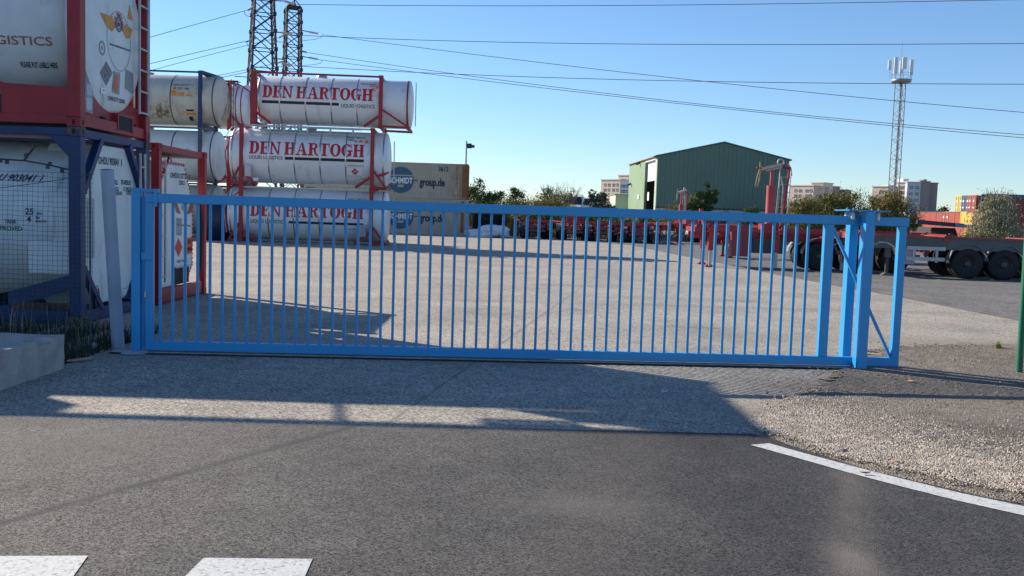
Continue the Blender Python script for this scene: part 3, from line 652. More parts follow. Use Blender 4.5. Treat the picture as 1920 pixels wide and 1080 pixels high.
def emblem(root, cx, cy, r, x, m1=ink_red, m2=dark_blue, word='DEN HARTOGH'):
    put2d('emblem_ring', *merge2(disc2(cx, cy, r * .62, 30, r * .52), disc2(cx, cy, r * .2, 16), disc2(cx, cy, r * .42, 30, r * .34)), flat_end(x, .005), m2, root)
    V, Fq = [], []; n = len(word)
    for i, c in enumerate(word):
        if c == ' ': continue
        v, f = font_mesh(c, r * .42, bold=.004); ang = math.pi / 2 + (1.9 - 3.8 * i / (n - 1)); cw = r * .15
        o = len(V)
        for a, b in v:
            u, w = a - cw, b + r * .66; V.append((cx + w * math.cos(ang) + u * math.sin(ang), cy + w * math.sin(ang) - u * math.cos(ang)))
        Fq += [[k + o for k in q] for q in f]
    put2d('lettering', V, Fq, flat_end(x, .006), m1, root)
emblem(UR, lc[0], lc[1], .17, XE)
txt_end(UR, 'www.denhartogh.com', (207, 84), (247, 97), 5, dark_blue, XE, 0, OZ)
txt_end(UR, 'CAPACITY :25600L', (204, 187), (238, 195), 8, ink, XE, 0, OZ)
mc = endpl(226, 78, XE, 0, OZ); put2d('manhole_ring', *disc2(mc[0], mc[1], .42, 48, .408), flat_end(XE, .003), sticker_grey, UR)
gc = endpl(193, 90, XE, 0, OZ); put2d('gauge', *merge2(disc2(gc[0], gc[1], .10, 24, .07), disc2(gc[0], gc[1], .03, 12)), flat_end(XE, .004), sticker_grey, UR)
endU([(189, 137), (201, 115), (213, 137), (201, 161)], mat('worn_diamond', (.22, .22, .22), .8, var=.7, scale=25), nm='hazard_diamond')
endU([(215, 133), (228, 137), (226, 178), (212, 173)], sticker_grey, nm='plate'); endU([(217, 140), (223, 142), (221, 173), (214, 170)], plate_orange, .002, nm='plate')
endU([(239, 130), (253, 138), (253, 176), (237, 166)], mat('plate_greyblue', (.24, .28, .31), .6), nm='plate')
endU([(190, 164), (200, 166), (200, 177), (190, 175)], white_plain); endU([(194, 168), (197, 168.5), (197, 171), (194, 170.6)], ink_red, .002)
hold = MB(); ya, yb = endpl(162, 200, 0, 0, OZ)[0], endpl(187, 200, 0, 0, OZ)[0]
hold.poly([(-.095, ya, .22), (-.095, yb, .22), (-.095, yb, .52), (-.095, (ya + yb) / 2, .86), (-.095, ya, .90)], (.01, 0, 0)); dh = hold.build('document_holder', sticker_grey, UR)
g = MB()
for (p, q_, r_, s_) in ((.08, .26, .45, .62), (.5, .45, .9, .60), (.5, .26, .9, .42)): g.box((-.084, ya + (yb - ya) * p, q_), (-.080, ya + (yb - ya) * r_, s_))
g.build('paper', mat('holder_pale', (.42, .48, .52), .4), dh)
for px, py in ((193, 222), (252, 236)):
    a = endpl(px, py, -.09, 0, OZ); MB().lathe([(-.10, .001), (-.10, .03), (-.03, .025), (-.03, .001)], 'x', (0, a[0], a[1]), 12).build('valve', grey_dark, UR)
txt_side(UR, 'LOGISTICS', (-62, 77), (89, 80), 16, ink_brown, 0, 1.115, 1.40, 1.215, OZ, bold=.012)
txt_side(UR, 'PLEASE PUT LABELS HERE', (20, 119), (90, 120), 11, ink, 0, 1.115, 1.40, 1.215, OZ)

# third, red frame with an octagonal striped end
OY = 2.66
T3 = empty('tank_container', 'red framed tank container with a red and white striped octagonal end behind the gate', 'tank container', (NX + .02, NY + OY, 0), NA_)
iso_frame(T3, red_paint, red_paint, .13, low=.24)
shell(T3, white_near, 1.10, 1.36, 1.22, -L_ + .4, -3.3, .1, ())
octa(T3, white_near, (.48, .66), (.35, .30), .20, 2.12, .24, 2.34, -3.2, -.16)  # prism carried far back to keep sun from leaking round the shell
for (ya, za, yb, zb) in ((.68, 2.34, 1.64, 2.34), (1.64, 2.34, 2.12, 1.68), (2.12, 1.68, 2.12, .54), (.20, 1.68, .68, 2.34), (.20, .54, .20, 1.68), (2.12, .54, 1.77, .24), (.20, .54, .55, .24)):
    g = MB(); d = Vector((0, yb - ya, zb - za)); n = max(3, int(d.length / .075)); nn = Vector((0, -d.z, d.y)).normalized() * .05; c = Vector((0, 1.16, 1.3))
    if (Vector((0, ya, za)) + nn - c).length > (Vector((0, ya, za)) - c).length: nn = -nn
    for k in range(n):
        p = Vector((-.155, ya, za)) + d * (k / n); q2 = p + d * (.55 / n); g.poly([p, q2, q2 + nn, p + nn])
    g.build('hazard_tape', ink_red, T3)
bx('leak_block_plate', (-3.2, .25, 2.455), (-.035, 2.15, 2.463), grey_dark, T3)  # unseen plate added to block sunlight coming through the open top
def e3(pts, m, nm='sticker', k=0): return poly_end(T3, pts, m, -.16, OY, 0, nm, k)
txt_end(T3, 'DHDU137727', (318.5, 333), (352, 336), 10, dark_blue, -.16, OY, 0); txt_end(T3, '7', (354, 336), (357.5, 337), 9, dark_blue, -.16, OY, 0); txt_end(T3, '22K2', (335, 346), (346.5, 347), 8, dark_blue, -.16, OY, 0)
e3([(324, 378), (330, 376), (335, 390), (339, 402), (331, 399)], ink_brown, 'map_shape'); e3([(364, 378), (358, 376), (354, 390), (351, 402), (360, 399)], ink_brown, 'map_shape')
c = endpl(345, 388, -.16, OY, 0); emblem(T3, c[0], c[1], .13, -.16, sticker_grey, sticker_grey)
txt_end(T3, 'www.denhartogh.com', (332, 423), (358, 425), 4, dark_blue, -.16, OY, 0)
e3([(330, 409), (341, 409), (341, 442), (330, 441)], sticker_grey)
e3([(327, 465), (334.5, 446), (342, 463), (334.5, 482)], mat('hazard_red', (.55, .06, .04), .6), 'hazard_diamond')
e3([(348, 447), (362.5, 444), (361, 474), (347, 478)], plate_orange, 'hazard_plate')
txt_end(T3, '33', (352, 457), (358, 456), 7, ink, -.154, OY, 0); txt_end(T3, '1090', (350, 471), (360, 470), 7, ink, -.154, OY, 0)
txt_end(T3, 'CAP. 25000L', (331, 493), (352, 490), 5, dark_blue, -.16, OY, 0)
a, b = endpl(330, 503, -.12, OY, 0), endpl(358, 545, -.12, OY, 0)
bx('recess_shade', (-.158, a[0], .25), (-.150, b[0], a[1]), black, T3); g = MB()  # flat black sheet stands for the shade inside a recess
g.box((-.15, (a[0] + b[0]) / 2 - .015, .25), (-.12, (a[0] + b[0]) / 2 + .015, a[1])); g.box((-.15, a[0], a[1]), (-.12, b[0], a[1] + .02)); g.build('recess_frame', steel, T3)
ladder(T3, galv, .16, .42, -.05, .35, 2.35, .33)
MB().tube([(-.10, 2.10, 1.75), (-.06, 2.2, 1.62), (-.05, 2.25, 1.3), (-.05, 2.22, .6), (-.05, 2.1, .33)], .035, 8).build('hose', black, T3)
MB().bar((-.06, .22, 2.0), (-.06, .62, 2.40), .03, .03).build('pipe', ink_red, T3)
g = MB().bar((-.3, .3, .05), (-.3, 2.1, .05), .2, .1).build('lower_beam', red_paint, T3)
# neighbours whose shade lies on the road and apron
for src, lab in ((LB, 'blue framed tank container just outside the left edge'), (UR, 'red framed tank container just outside the left edge')):
    c = copy_tree(src); c.location.x -= L_ + .12; c['label'] = lab

# ------------------------------------------------------------------ the far stacks of tanks with overhanging ends
def beam_tank(label, loc, rz, H, r, frame, shell_m, band_m, half=2.975, xa=-3.75, xb=3.75, style='red', top_red=True, walk=False, group=None, dish=.22, bands=(-1.75, -.58, .59, 1.76), braces=True):
    t = empty('tank_container', label, 'tank container', loc, rz, group); W = 2.44; zc = H / 2 + .03; yc = W / 2; pw = .17
    sh = shell(t, shell_m, r, zc, yc, xa + dish, xb - dish, dish, bands + (xa + dish + .05, xb - dish - .06), band_m, bw=.055)
    for x in (-half, half):
        for y in (-.06, W + .06 - pw): bx('corner_post', (x - pw / 2, y, .0), (x + pw / 2, y + pw, H), frame, t, .01)
        for z in (0.004, H - .13):
            for y in (-.07, W + .07 - .19): bx('corner_casting', (x - .105, y, z), (x + .105, y + .19, z + .122), frame, t)
        bx('end_rail', (x - .06, .15, .02), (x + .06, W - .15, .15), frame, t); bx('end_rail', (x - .06, .15, H - .13), (x + .06, W - .15, H - .01), frame, t)
        sgn = 1 if x > 0 else -1; xe = (xb - .15) if x > 0 else (xa + .25)
        if abs(xe) > half + .2 and braces:
            MB().bar((x + sgn * .08, .0, .85), (xe, .0, .10), .09, .09).build('brace', frame, t); MB().bar((x + sgn * .08, W, .85), (xe, W, .10), .09, .09).build('brace', frame, t)
            MB().bar((x + sgn * .08, .0, .10), (xe, .0, .08), .12, .1).build('outrigger', frame, t); MB().bar((x + sgn * .08, W, .10), (xe, W, .08), .12, .1).build('outrigger', frame, t)
            bx('saddle', (xe - .06, -.03, .02), (xe + .06, W + .03, .13), frame, t)
        if braces: MB().bar((x - sgn * .08, .0, .55), (x - sgn * .75, .02, .06), .08, .12).build('brace', frame, t)
    bx('side_rail', (-half + .1, .02, H - .10), (half - .1, .10, H - .02), frame if top_red else galv, t)
    if walk:
        walkway(t, galv, -half + .5, half - .6, H - .03, .25, .75)
        g = MB()
        for x in np.linspace(-half + .9, half - .9, 5): g.box((x - .04, .03, H - .34), (x + .04, .09, H - .10))
        g.box((-half + .3, .03, H - .36), (half - .5, .07, H - .32)); g.build('rail_bracket', galv, t)
    MB().lathe([(-.01, .24), (.10, .24), (.12, .20), (.12, .001)], 'z', (0, yc, zc + r - .02), 24).build('manlid', steel, t)
    return t, cyl_front(r, zc, yc), W, zc
def far_text(root, mp, s, x0, x1, v0, h, m, slb=False, bold=0, nm='lettering'):
    v, f = slab(s) if slb else font_mesh(s, 1, bold=bold)
    w = max(p[0] for p in v); hh = max(p[1] for p in v)
    v = [(x0 + p[0] / w * (x1 - x0), v0 + p[1] / hh * h) for p in v]
    return put2d(nm, v, f, mp, m, root, .12, layers=slb)
def patch(root, mp, x0, v0, x1, v1, m, nm='sticker', k=0):
    v = [(x0, v0), (x1, v0), (x1, v1), (x0, v1)]; return put2d(nm, v, [[0, 1, 2, 3]], (lambda a, b, c: mp(a, b, c + k)), m, root, .10)
GD = R(3.0)
def D(s, z=0, dy=0): return (-12.557 + s * math.cos(GD) - dy * math.sin(GD), 43.305 + s * math.sin(GD) + dy * math.cos(GD), z)
S43 = 43.4 / F_PX
h1, h2, h3 = 2.58, 2.80, 2.40
def stickers(root, mp, x, v, s=1.):
    patch(root, mp, x, v, x + .28 * s, v + .26 * s, orange); put2d('sticker', [(x + .42 * s, v), (x + 1.02 * s, v), (x + .72 * s, v + .42 * s)], [[0, 1, 2]], mp, orange, root)
    patch(root, mp, x + 1.15 * s, v - .05, x + 1.5 * s, v + .32 * s, orange)
t1, mp, W, zc = beam_tank('bottom white tank of the three red lettered ones, standing on the yard', D(2.975), GD, h1, 1.22, red_paint, white_tank, band_steel, group='red lettered tank containers', walk=False, top_red=False)
far_text(t1, mp, 'DEN HARTOGH', -2.55, 2.62, -.12, .60, ink_red, True); far_text(t1, mp, 'LIQUID LOGISTICS', -2.55, -.95, -.44, .17, ink, bold=.012); patch(t1, mp, -.80, -.42, 2.62, -.31, ink, 'stripe')
far_text(t1, mp, 'DHIU 154527 6', 1.85, 2.72, .80, .13, ink, bold=.01); far_text(t1, mp, 'DANGEROUS GOODS', 1.9, 2.66, -.66, .07, ink); bx('cabinet', (2.35, -.05, .40), (2.75, .03, .95), sticker_grey, t1)
bx('side_rail', (-2.3, -.02, h1 - .06), (2.6, .06, h1 - .02), steel, t1)
t2, mp, W, zc = beam_tank('middle white tank of the red lettered stack, carrying a red hazard diamond', D(2.975, h1 + .002), GD, h2, 1.26, red_paint, white_tank, band_steel, walk=True, top_red=False, group='red lettered tank containers', xa=-3.68)
far_text(t2, mp, 'DEN HARTOGH', -2.62, 2.60, .02, .62, ink_red, True); far_text(t2, mp, 'LIQUID LOGISTICS', -2.62, -1.1, -.20, .15, ink, bold=.012); patch(t2, mp, -1.0, -.20, 2.60, -.07, ink, 'stripe')
far_text(t2, mp, 'DHIU 144518 8', 1.80, 2.6, 1.00, .12, ink, bold=.01); far_text(t2, mp, '2 MK0', 1.8, 2.1, .84, .11, ink, bold=.01); stickers(t2, mp, 2.12, .76, .42)
patch(t2, mp, 1.82, -.98, 2.5, -.50, white_plain); put2d('hazard_diamond', [(2.0, -.66), (2.18, -.84), (2.36, -.66), (2.18, -.48)], [[0, 1, 2, 3]], (lambda a, b, c: mp(a, b, .003)), ink_red, t2)
far_text(t2, (lambda a, b, c: mp(a, b, .006)), '1993', 2.08, 2.28, -.70, .07, white_plain, bold=.02); far_text(t2, (lambda a, b, c: mp(a, b, .006)), 'ETHYL ACETATE', 1.86, 2.46, -.93, .06, ink); far_text(t2, mp, 'DANGEROUS GOODS', 1.86, 2.6, -.40, .06, ink)
patch(t2, mp, 2.42, -1.12, 2.66, -1.03, yellow_st); bx('cabinet', (-2.80, -.05, .42), (-2.52, .04, .95), mat('cabinet', (.50, .47, .45), .5), t2)
MB().tube([(-2.4, .02, .28), (-2.2, .0, .3)], .09, 10).build('outlet', white_plain, t2)
t3, mp, W, zc = beam_tank('topmost white tank of the red lettered stack with a thick red left post', D(3.42, h1 + h2 + .004), GD, h3, 1.115, red_paint, white_tank, band_steel, half=2.86, xa=-2.9, xb=4.30, group='red lettered tank containers', dish=.16)
far_text(t3, mp, 'DEN HARTOGH', -2.52, 2.48, .00, .60, ink_red, True); patch(t3, mp, -2.55, -.26, .95, -.13, ink, 'stripe'); far_text(t3, mp, 'LIQUID LOGISTICS', 1.05, 2.57, -.32, .16, ink, bold=.012)
far_text(t3, mp, 'DHVU 861566 2', 1.9, 2.72, .86, .09, ink, bold=.01); far_text(t3, mp, 'FRZ81070', 2.3, 2.72, .74, .07, ink, bold=.01); put2d('sticker', [(2.33, .50), (2.62, .50), (2.475, .70)], [[0, 1, 2]], mp, orange, t3); patch(t3, mp, 2.60, .64, 2.72, .76, orange)
bx('corner_post', (-3.02, -.085, 0), (-2.76, .18, h3 - .135), red_paint, t3)
g = MB(); g.lathe([(4.05, 1.105), (4.03, 1.135), (4.10, 1.135), (4.10, 1.105)], 'x', (0, 1.22, zc), 60, False); g.build('end_ring', red_paint, t3)
for tt, xx in ((t3, 4.38), (t2, 3.86), (t1, 3.90)): ladder(tt, steel, 1.35, 1.75, xx, .3, 2.35, .3)
for tt in (t2, t1):
    g = MB(); H = h2 if tt is t2 else h1
    g.tube([(-3.0, .35, H - .12), (-3.5, .35, H - .15), (-3.72, .35, H - .5), (-3.80, .35, 1.3), (-3.70, .35, .4)], .02, 6); g.build('hose_rail', steel, tt)
    MB().tube([(-3.05, .2, H - .25), (-3.55, .15, H - .65), (-3.75, .2, 1.5), (-3.62, .15, .5), (-3.1, .1, .3)], .028, 6).build('hose', ink_red, tt)
MB().tube([(3.2, -.02, .62), (3.5, .0, .70), (3.75, .02, .82)], [.05, .06, .03], 8).build('hose', ink_red, t2)

# dirty tanks left of them
YD = 46.7
def P2(px, Y): p = at(px, 400, Y); return p.x
xd = P2(377, YD) - 2.975 - .08; Hd = 2.72
blue_dark_end = blue_old
lay = []
d0, mp, W, zc = beam_tank('old blue framed white tank at the foot of the dirty stack, mostly hidden', (xd, YD, 0), 0, Hd, 1.23, blue_old, cream_tank, steel, group='old tank containers', bands=(-1.2, 1.55), top_red=True, braces=False)
d1, mp, W, zc = beam_tank('pale blue framed white tank under the rust stained one', (xd, YD, Hd + .002), 0, Hd, 1.23, blue_old, white_near, blue_old, group='old tank containers', bands=(-1.2, 1.55), braces=False)
far_text(d1, mp, 'BTU 131041 1', 1.75, 2.55, .12, .12, dark_blue, bold=.01); far_text(d1, mp, '22K2', 1.95, 2.2, -.10, .12, dark_blue, bold=.01)
d2, mp, W, zc = beam_tank('rust stained cream tank in a blue frame topping the dirty stack', (xd, YD, 2 * Hd + .004), 0, Hd, 1.23, blue_frame, cream_tank, blue_old, group='old tank containers', bands=(-1.2, 1.5), dish=.28, xb=3.9, braces=False)
far_text(d2, mp, 'EXFU 877577 7', 1.62, 2.55, .60, .13, ink, bold=.01); far_text(d2, mp, '22K2 1408', 1.82, 2.4, .40, .12, ink, bold=.01); patch(d2, mp, 1.62, .40, 1.76, .54, plate_orange)
patch(d2, mp, 1.55, .08, 1.82, .36, orange); patch(d2, mp, 1.86, .08, 2.2, .28, orange); put2d('sticker', [(2.24, .08), (2.6, .08), (2.42, .34)], [[0, 1, 2]], mp, orange, d2)
patch(d2, mp, 2.2, -.86, 2.72, -.72, orange); patch(d2, mp, 2.25, -.66, 2.62, -.56, ink, 'nameplate'); patch(d2, mp, 2.3, -1.25, 2.5, -.95, dark_blue)
pe = peeled
def blob2(cx, cy, rx, ry, n=40, seed=1):
    rr = random.Random(seed); return [(cx + rx * math.cos(t) * rr.uniform(.6, 1.1), cy + ry * math.sin(t) * rr.uniform(.6, 1.1)) for t in np.linspace(0, 6.28, n, False)]
for k, (a, b, rx, ry) in enumerate(((.85, -.62, .66, .30), (1.25, -.42, .30, .30), (-.6, -.6, .9, .34), (.95, -1.0, .60, .20))):
    v = blob2(a, b, rx, ry, 44, k); put2d('peeled_patch', v, [list(range(len(v)))], (lambda a, b, c, k=k: mp(a, b, .001 * k)), pe, d2, .12)
# peeled wrap on its dished end
n = 10; V, Fq = [], []
for i, rr_ in enumerate(np.linspace(.1, 1.0, 9)):
    for j, th in enumerate(np.linspace(-2.1, .95, 26)):
        q = rr_ * (1.0 if i < 8 else 1 + .12 * math.sin(j * 2.3)); V.append((3.9 - .28 + .28 * math.sqrt(max(0, 1 - (q / 1.23) ** 2)) + .012, 1.22 + q * math.cos(th), zc + q * math.sin(th)))
for i in range(8):
    for j in range(25): Fq.append((i * 26 + j, i * 26 + j + 1, (i + 1) * 26 + j + 1, (i + 1) * 26 + j))
me = bpy.data.meshes.new('peeled_patch'); me.from_pydata(V, [], Fq); link('peeled_patch', me, peeled, d2)
ladder(d2, grey_dark, 1.75, 2.1, 3.98, .2, 2.6, .3)
MB().bar((2.975, 2.3, Hd - .06), (3.7, 2.3, Hd - .35), .1, .1).build('top_brace', blue_frame, d2); MB().bar((3.0, .0, Hd - .04), (3.35, 2.2, Hd - .04), .16, .12).build('top_brace', blue_frame, d2)
e0, mp, W, zc = beam_tank('white tank with orange map shapes peeping out behind the rust stained one', (P2(458, 52) - 3.85, 52, 2 * Hd + .3), 0, 2.7, 1.22, red_paint, white_tank, red_paint, group='old tank containers', bands=(2.2, 3.3), dish=.3, xb=3.95)
put2d('map_shape', [(1.1, 1.2), (1.5, 1.05), (1.75, .8), (1.5, .6), (1.2, .95)], [[0, 1, 2, 3, 4]], flat_end(3.955, .004), orange, e0)
walkway(e0, grey_dark, 2.2, 3.4, 2.7, .2, .6); ladder(e0, grey_dark, 1.5, 1.9, 4.0, .2, 2.5, .3)
MB().tube([(3.2, .2, 2.95), (3.9, .3, 2.95), (4.05, .6, 2.5), (4.06, .7, .6)], .025, 6).build('handrail', grey_dark, e0); MB().tube([(3.3, .25, 2.6), (3.95, .5, 2.2), (4.05, .5, .6)], .04, 6).build('hose', red_paint, e0)
for k in range(2):
    e1 = copy_tree(e0); e1.location.z = k * 2.72 + .002; e1['label'] = ('white tank at the bottom of the rearmost stack, almost hidden', 'white tank in the middle of the rearmost stack, almost hidden')[k]
for o in KIDS(e0): pass

# plastic drum like tank, coloured dark for the deep shade between the stacks
bd = MB().lathe([(0, .001), (0, .8), (1.6, .8), (1.85, .5), (1.9, .001)], 'z', (0, 0, 0), 24).build('water_tank', mat('tank_blue_shaded', (.008, .022, .06), .5), None, (P2(404, 44), 44.2, 0)); tag(bd, 'blue round plastic tank coloured dark for the shade left of the bottom lettered tank', 'tank')

# ------------------------------------------------------------------ box containers
def corrugated(x0, x1, z0, z1, y, pitch, depth, front=-1):
    g = MB(); n = int((x1 - x0) / pitch); p = (x1 - x0) / n; xs, ys = [], []
    for i in range(n):
        for f, d in ((0, 0), (.3, 0), (.5, 1), (.8, 1)): xs.append(x0 + (i + f) * p); ys.append(y - front * depth * d)
    xs.append(x1); ys.append(y)
    v = [(a, b, z0) for a, b in zip(xs, ys)] + [(a, b, z1) for a, b in zip(xs, ys)]; k = len(xs)
    g.add(v, [(i, i + 1, i + 1 + k, i + k) for i in range(k - 1)]); return g
def box_container(label, loc, rz, L, H, body, post, group=None, doors=False, near=True, W=2.438):
    t = empty('shipping_container', label, 'shipping container', loc, rz, group)
    if near: corrugated(-L + .15, -.15, .16, H - .12, 0.02, .28, .036).build('side_wall', body, t)
    else: bx('side_wall', (-L + .1, .02, .1), (-.1, .06, H - .1), body, t)
    bx('side_wall', (-L + .1, W - .06, .1), (-.1, W - .02, H - .1), body, t); bx('roof', (-L + .05, .03, H - .07), (-.05, W - .03, H - .02), body, t)
    bx('floor', (-L + .1, .05, .1), (-.1, W - .05, .16), grey_dark, t)
    for y in (0, W - .12): bx('side_rail', (-L + .12, y, 0.01), (-.12, y + .12, .17), post if not near else body, t); bx('side_rail', (-L + .12, y, H - .12), (-.12, y + .12, H - .003), body, t)
    for x in (-.16, -L):
        for y in (0, W - .16): bx('corner_post', (x, y - .003, 0), (x + .16, y + .163, H), post, t)
        bx('end_rail', (x + .02, .16, 0.005), (x + .14, W - .16, .15), post, t); bx('end_rail', (x + .02, .16, H - .12), (x + .14, W - .16, H - .005), post, t)
    if doors:
        for k in (0, 1):
            ya = .165 + k * (W / 2 - .165); d = bx('door', (-.09, ya, .15), (-.06, ya + W / 2 - .175, H - .12), body, t)
            for yy in (.25, .75): MB().tube([(-.035, ya + yy, .15), (-.035, ya + yy, H - .15)], .022, 6).build('locking_bar', steel, d)
            for zz in (.5, 1.15, 1.8): bx('door_rib', (-.062, ya + .05, zz), (-.048, ya + W / 2 - .23, zz + .30), body, d)
            bx('placard', (-.047, ya + .35, 1.65), (-.043, ya + .65, 2.0), white_plain, d)
    else: bx('end_wall', (-.12, .1, .1), (-.07, W - .1, H - .1), body, t); 
    return t
YB = 69.; xr = P2(876, YB); Hb = 2.59
def schmidt(label, z, xo, num, rusty):
    b = box_container(label, (xr + xo, YB, z), R(1.0), 12.1, Hb, beige_rusty if rusty else beige_box, rust if rusty else beige_box, 'beige lettered containers')
    mpf = lambda u, v, k: (u, .012 - .002 - k, v)
    cx, cy, r = -4.9, 1.30, .95
    ci, cf = disc2(cx, cy, r, 40); put2d('logo', ci, cf, mpf, logo_blue, b)
    put2d('logo_bar', *rect2(cx - .90, cy + .28, cx + .88, cy + .37), (lambda u, v, k: mpf(u, v, .003)), beige_box, b)
    far_text(b, (lambda u, v, k: mpf(u, v, .004)), 'SCHMIDT', cx - .87, cx + .87, cy - .24, .42, white_plain, bold=.03)
    put2d('logo_bar', *rect2(cx - .22, cy - .52, cx + .22, cy - .34), (lambda u, v, k: mpf(u, v, .003)), beige_box, b)
    put2d('logo_bar', *rect2(-3.88, cy - .06, -3.68, cy + .02), mpf, dark_blue, b); far_text(b, mpf, 'group.de', -3.52, -1.70, cy - .36, .56, dark_blue, bold=.03)
    if num: far_text(b, mpf, num, -2.2, -1.45, 2.02, .34, dark_blue, bold=.02)
    put2d('sticker', [(-.98, .42), (-.72, .42), (-.85, .72)], [[0, 1, 2]], mpf, yellow_st, b)
    for a, c in ((-.92, 1.5), (-.92, 1.1), (-.88, 2.25)): put2d('sticker', *rect2(a, c, a + .16, c + .08), mpf, ink_brown, b)
    if rusty:
        for k, (a, c, w, h) in enumerate(((-.42, .2, .26, 2.38),)): bx('rust_patch', (a, .004 - .003 * (k == 0), c), (a + w, .010 - .001 * k, c + h), rust, b)
    else: 
        for k, (a, c, w, h) in enumerate(((-.50, .2, .2, 2.3),)): bx('rust_patch', (a, .004, c), (a + w, .010, c + h), rust, b)
    return b
schmidt('lower grey beige container with a blue round logo, beside the white sheeting', 0, .05, None, False)
schmidt('upper grey beige container numbered 3612 with a rust brown right end', Hb + .01, 0, '3612', True)
bo = empty('skip_container', 'black open box container behind the white sheeting', 'container', (P2(886, 70), 70, 0), 0)
bx('side_wall', (0, 0, 0), (.1, 2.3, 1.62), black, bo); bx('side_wall', (2.2, 0, 0), (2.3, 2.3, 1.62), black, bo); bx('back_wall', (.1, 2.2, 0), (2.2, 2.3, 1.62), black, bo); bx('floor', (.1, 0, 0), (2.2, 2.2, .1), black, bo); bx('side_rib', (-.05, -.06, 0), (.05, .0, 1.62), rust, bo)
g = bpy.data.meshes.new('x'); bm = bmesh.new(); bmesh.ops.create_icosphere(bm, subdivisions=4, radius=1)
for v in bm.verts:
    x, y, z = v.co; k = 1 + .16 * math.sin(5 * x + 3 * z) + .12 * math.sin(9 * y + 7 * z + 4 * x) + .05 * math.sin(21 * x + 17 * z); v.co = Vector((x * 1.45 * k, y * .7 * k, max(0, z * .5 * k + .32 + .12 * math.sin(3.3 * x))))
bm.to_mesh(g); bm.free(); g.polygons.foreach_set('use_smooth', [True] * len(g.polygons)); o = link('sheeting_heap', g, tarp, None, (P2(920, 65.6), 65.6, 0)); tag(o, 'crumpled white plastic sheeting heaped on the ground beside the beige containers', 'sheeting')
fl = empty('floodlight_pole', 'thin grey pole with a dark floodlight rising behind the beige containers', 'lamp post', (P2(871, 72), 72, 0))
tp = at(872, 264, 72).z
MB().tube([(0, 0, 0), (0, 0, tp)], [.09, .06], 8).build('pole', galv, fl); hd = MB(); hd.box((.05, -.15, tp - .55), (.40, .15, tp - .2)); hd.box((.1, -.1, tp - .5), (.62, .1, tp - .3)); hd.build('lamp_head', grey_dark, fl)

# ------------------------------------------------------------------ trailers
WHEEL = {}
def wheel(t, x, y, z, r=.505, w=.30, side=-1, dual=True):
    """part wheel (a hub mesh) with its tyres and rim as sub-parts; mesh data shared between all wheels"""
    if side not in WHEEL:
        s = side; L0 = {}
        prof = [(-w / 2, r * .55), (-w / 2, r * .80), (-w / 2 + .02, r * .93), (-w / 2 + .06, r), (-.05, r), (-.045, r - .02), (-.03, r - .02), (-.025, r), (.025, r), (.03, r - .02), (.045, r - .02), (.05, r), (w / 2 - .06, r), (w / 2 - .02, r * .93), (w / 2, r * .80), (w / 2, r * .55)]
        hub = MB().tube([(0, -s * .4, 0), (0, s * w * .40, 0)], .10, 12); rim = MB()
        rim.lathe([(s * w * .40, r * .56), (s * w * .30, r * .50), (-s * w * .05, r * .44), (-s * w * .05, r * .24), (s * w * .35, r * .20), (s * w * .42, r * .14), (s * w * .42, .001)], 'y', (0, 0, 0), 28)
        for q in range(10):
            a = q * math.pi / 5; rim.tube([(r * .33 * math.cos(a), -s * .01, r * .33 * math.sin(a)), (r * .33 * math.cos(a), s * .045, r * .33 * math.sin(a))], .016, 6)
        os_ = [hub.build('wheel', grey_dark, None), MB().lathe(prof, 'y', (0, 0, 0), 40).build('tyre', black, None), rim.build('rim', mat('rim_grey', (.07, .07, .075), .55, metal=.4), None)]
        WHEEL[side] = [o.data for o in os_]
        for o in os_: bpy.data.objects.remove(o)
    hub, ty, rm = WHEEL[side]; h = bpy.data.objects.new('wheel', hub); col.objects.link(h); h.parent = t; h.location = (x, y, z)
    for n_, d, yy in (('tyre', ty, 0), ('rim', rm, 0), ('tyre', ty, -side * .33)):
        o = bpy.data.objects.new(n_, d); col.objects.link(o); o.parent = h; o.location = (0, yy, 0)
    return h
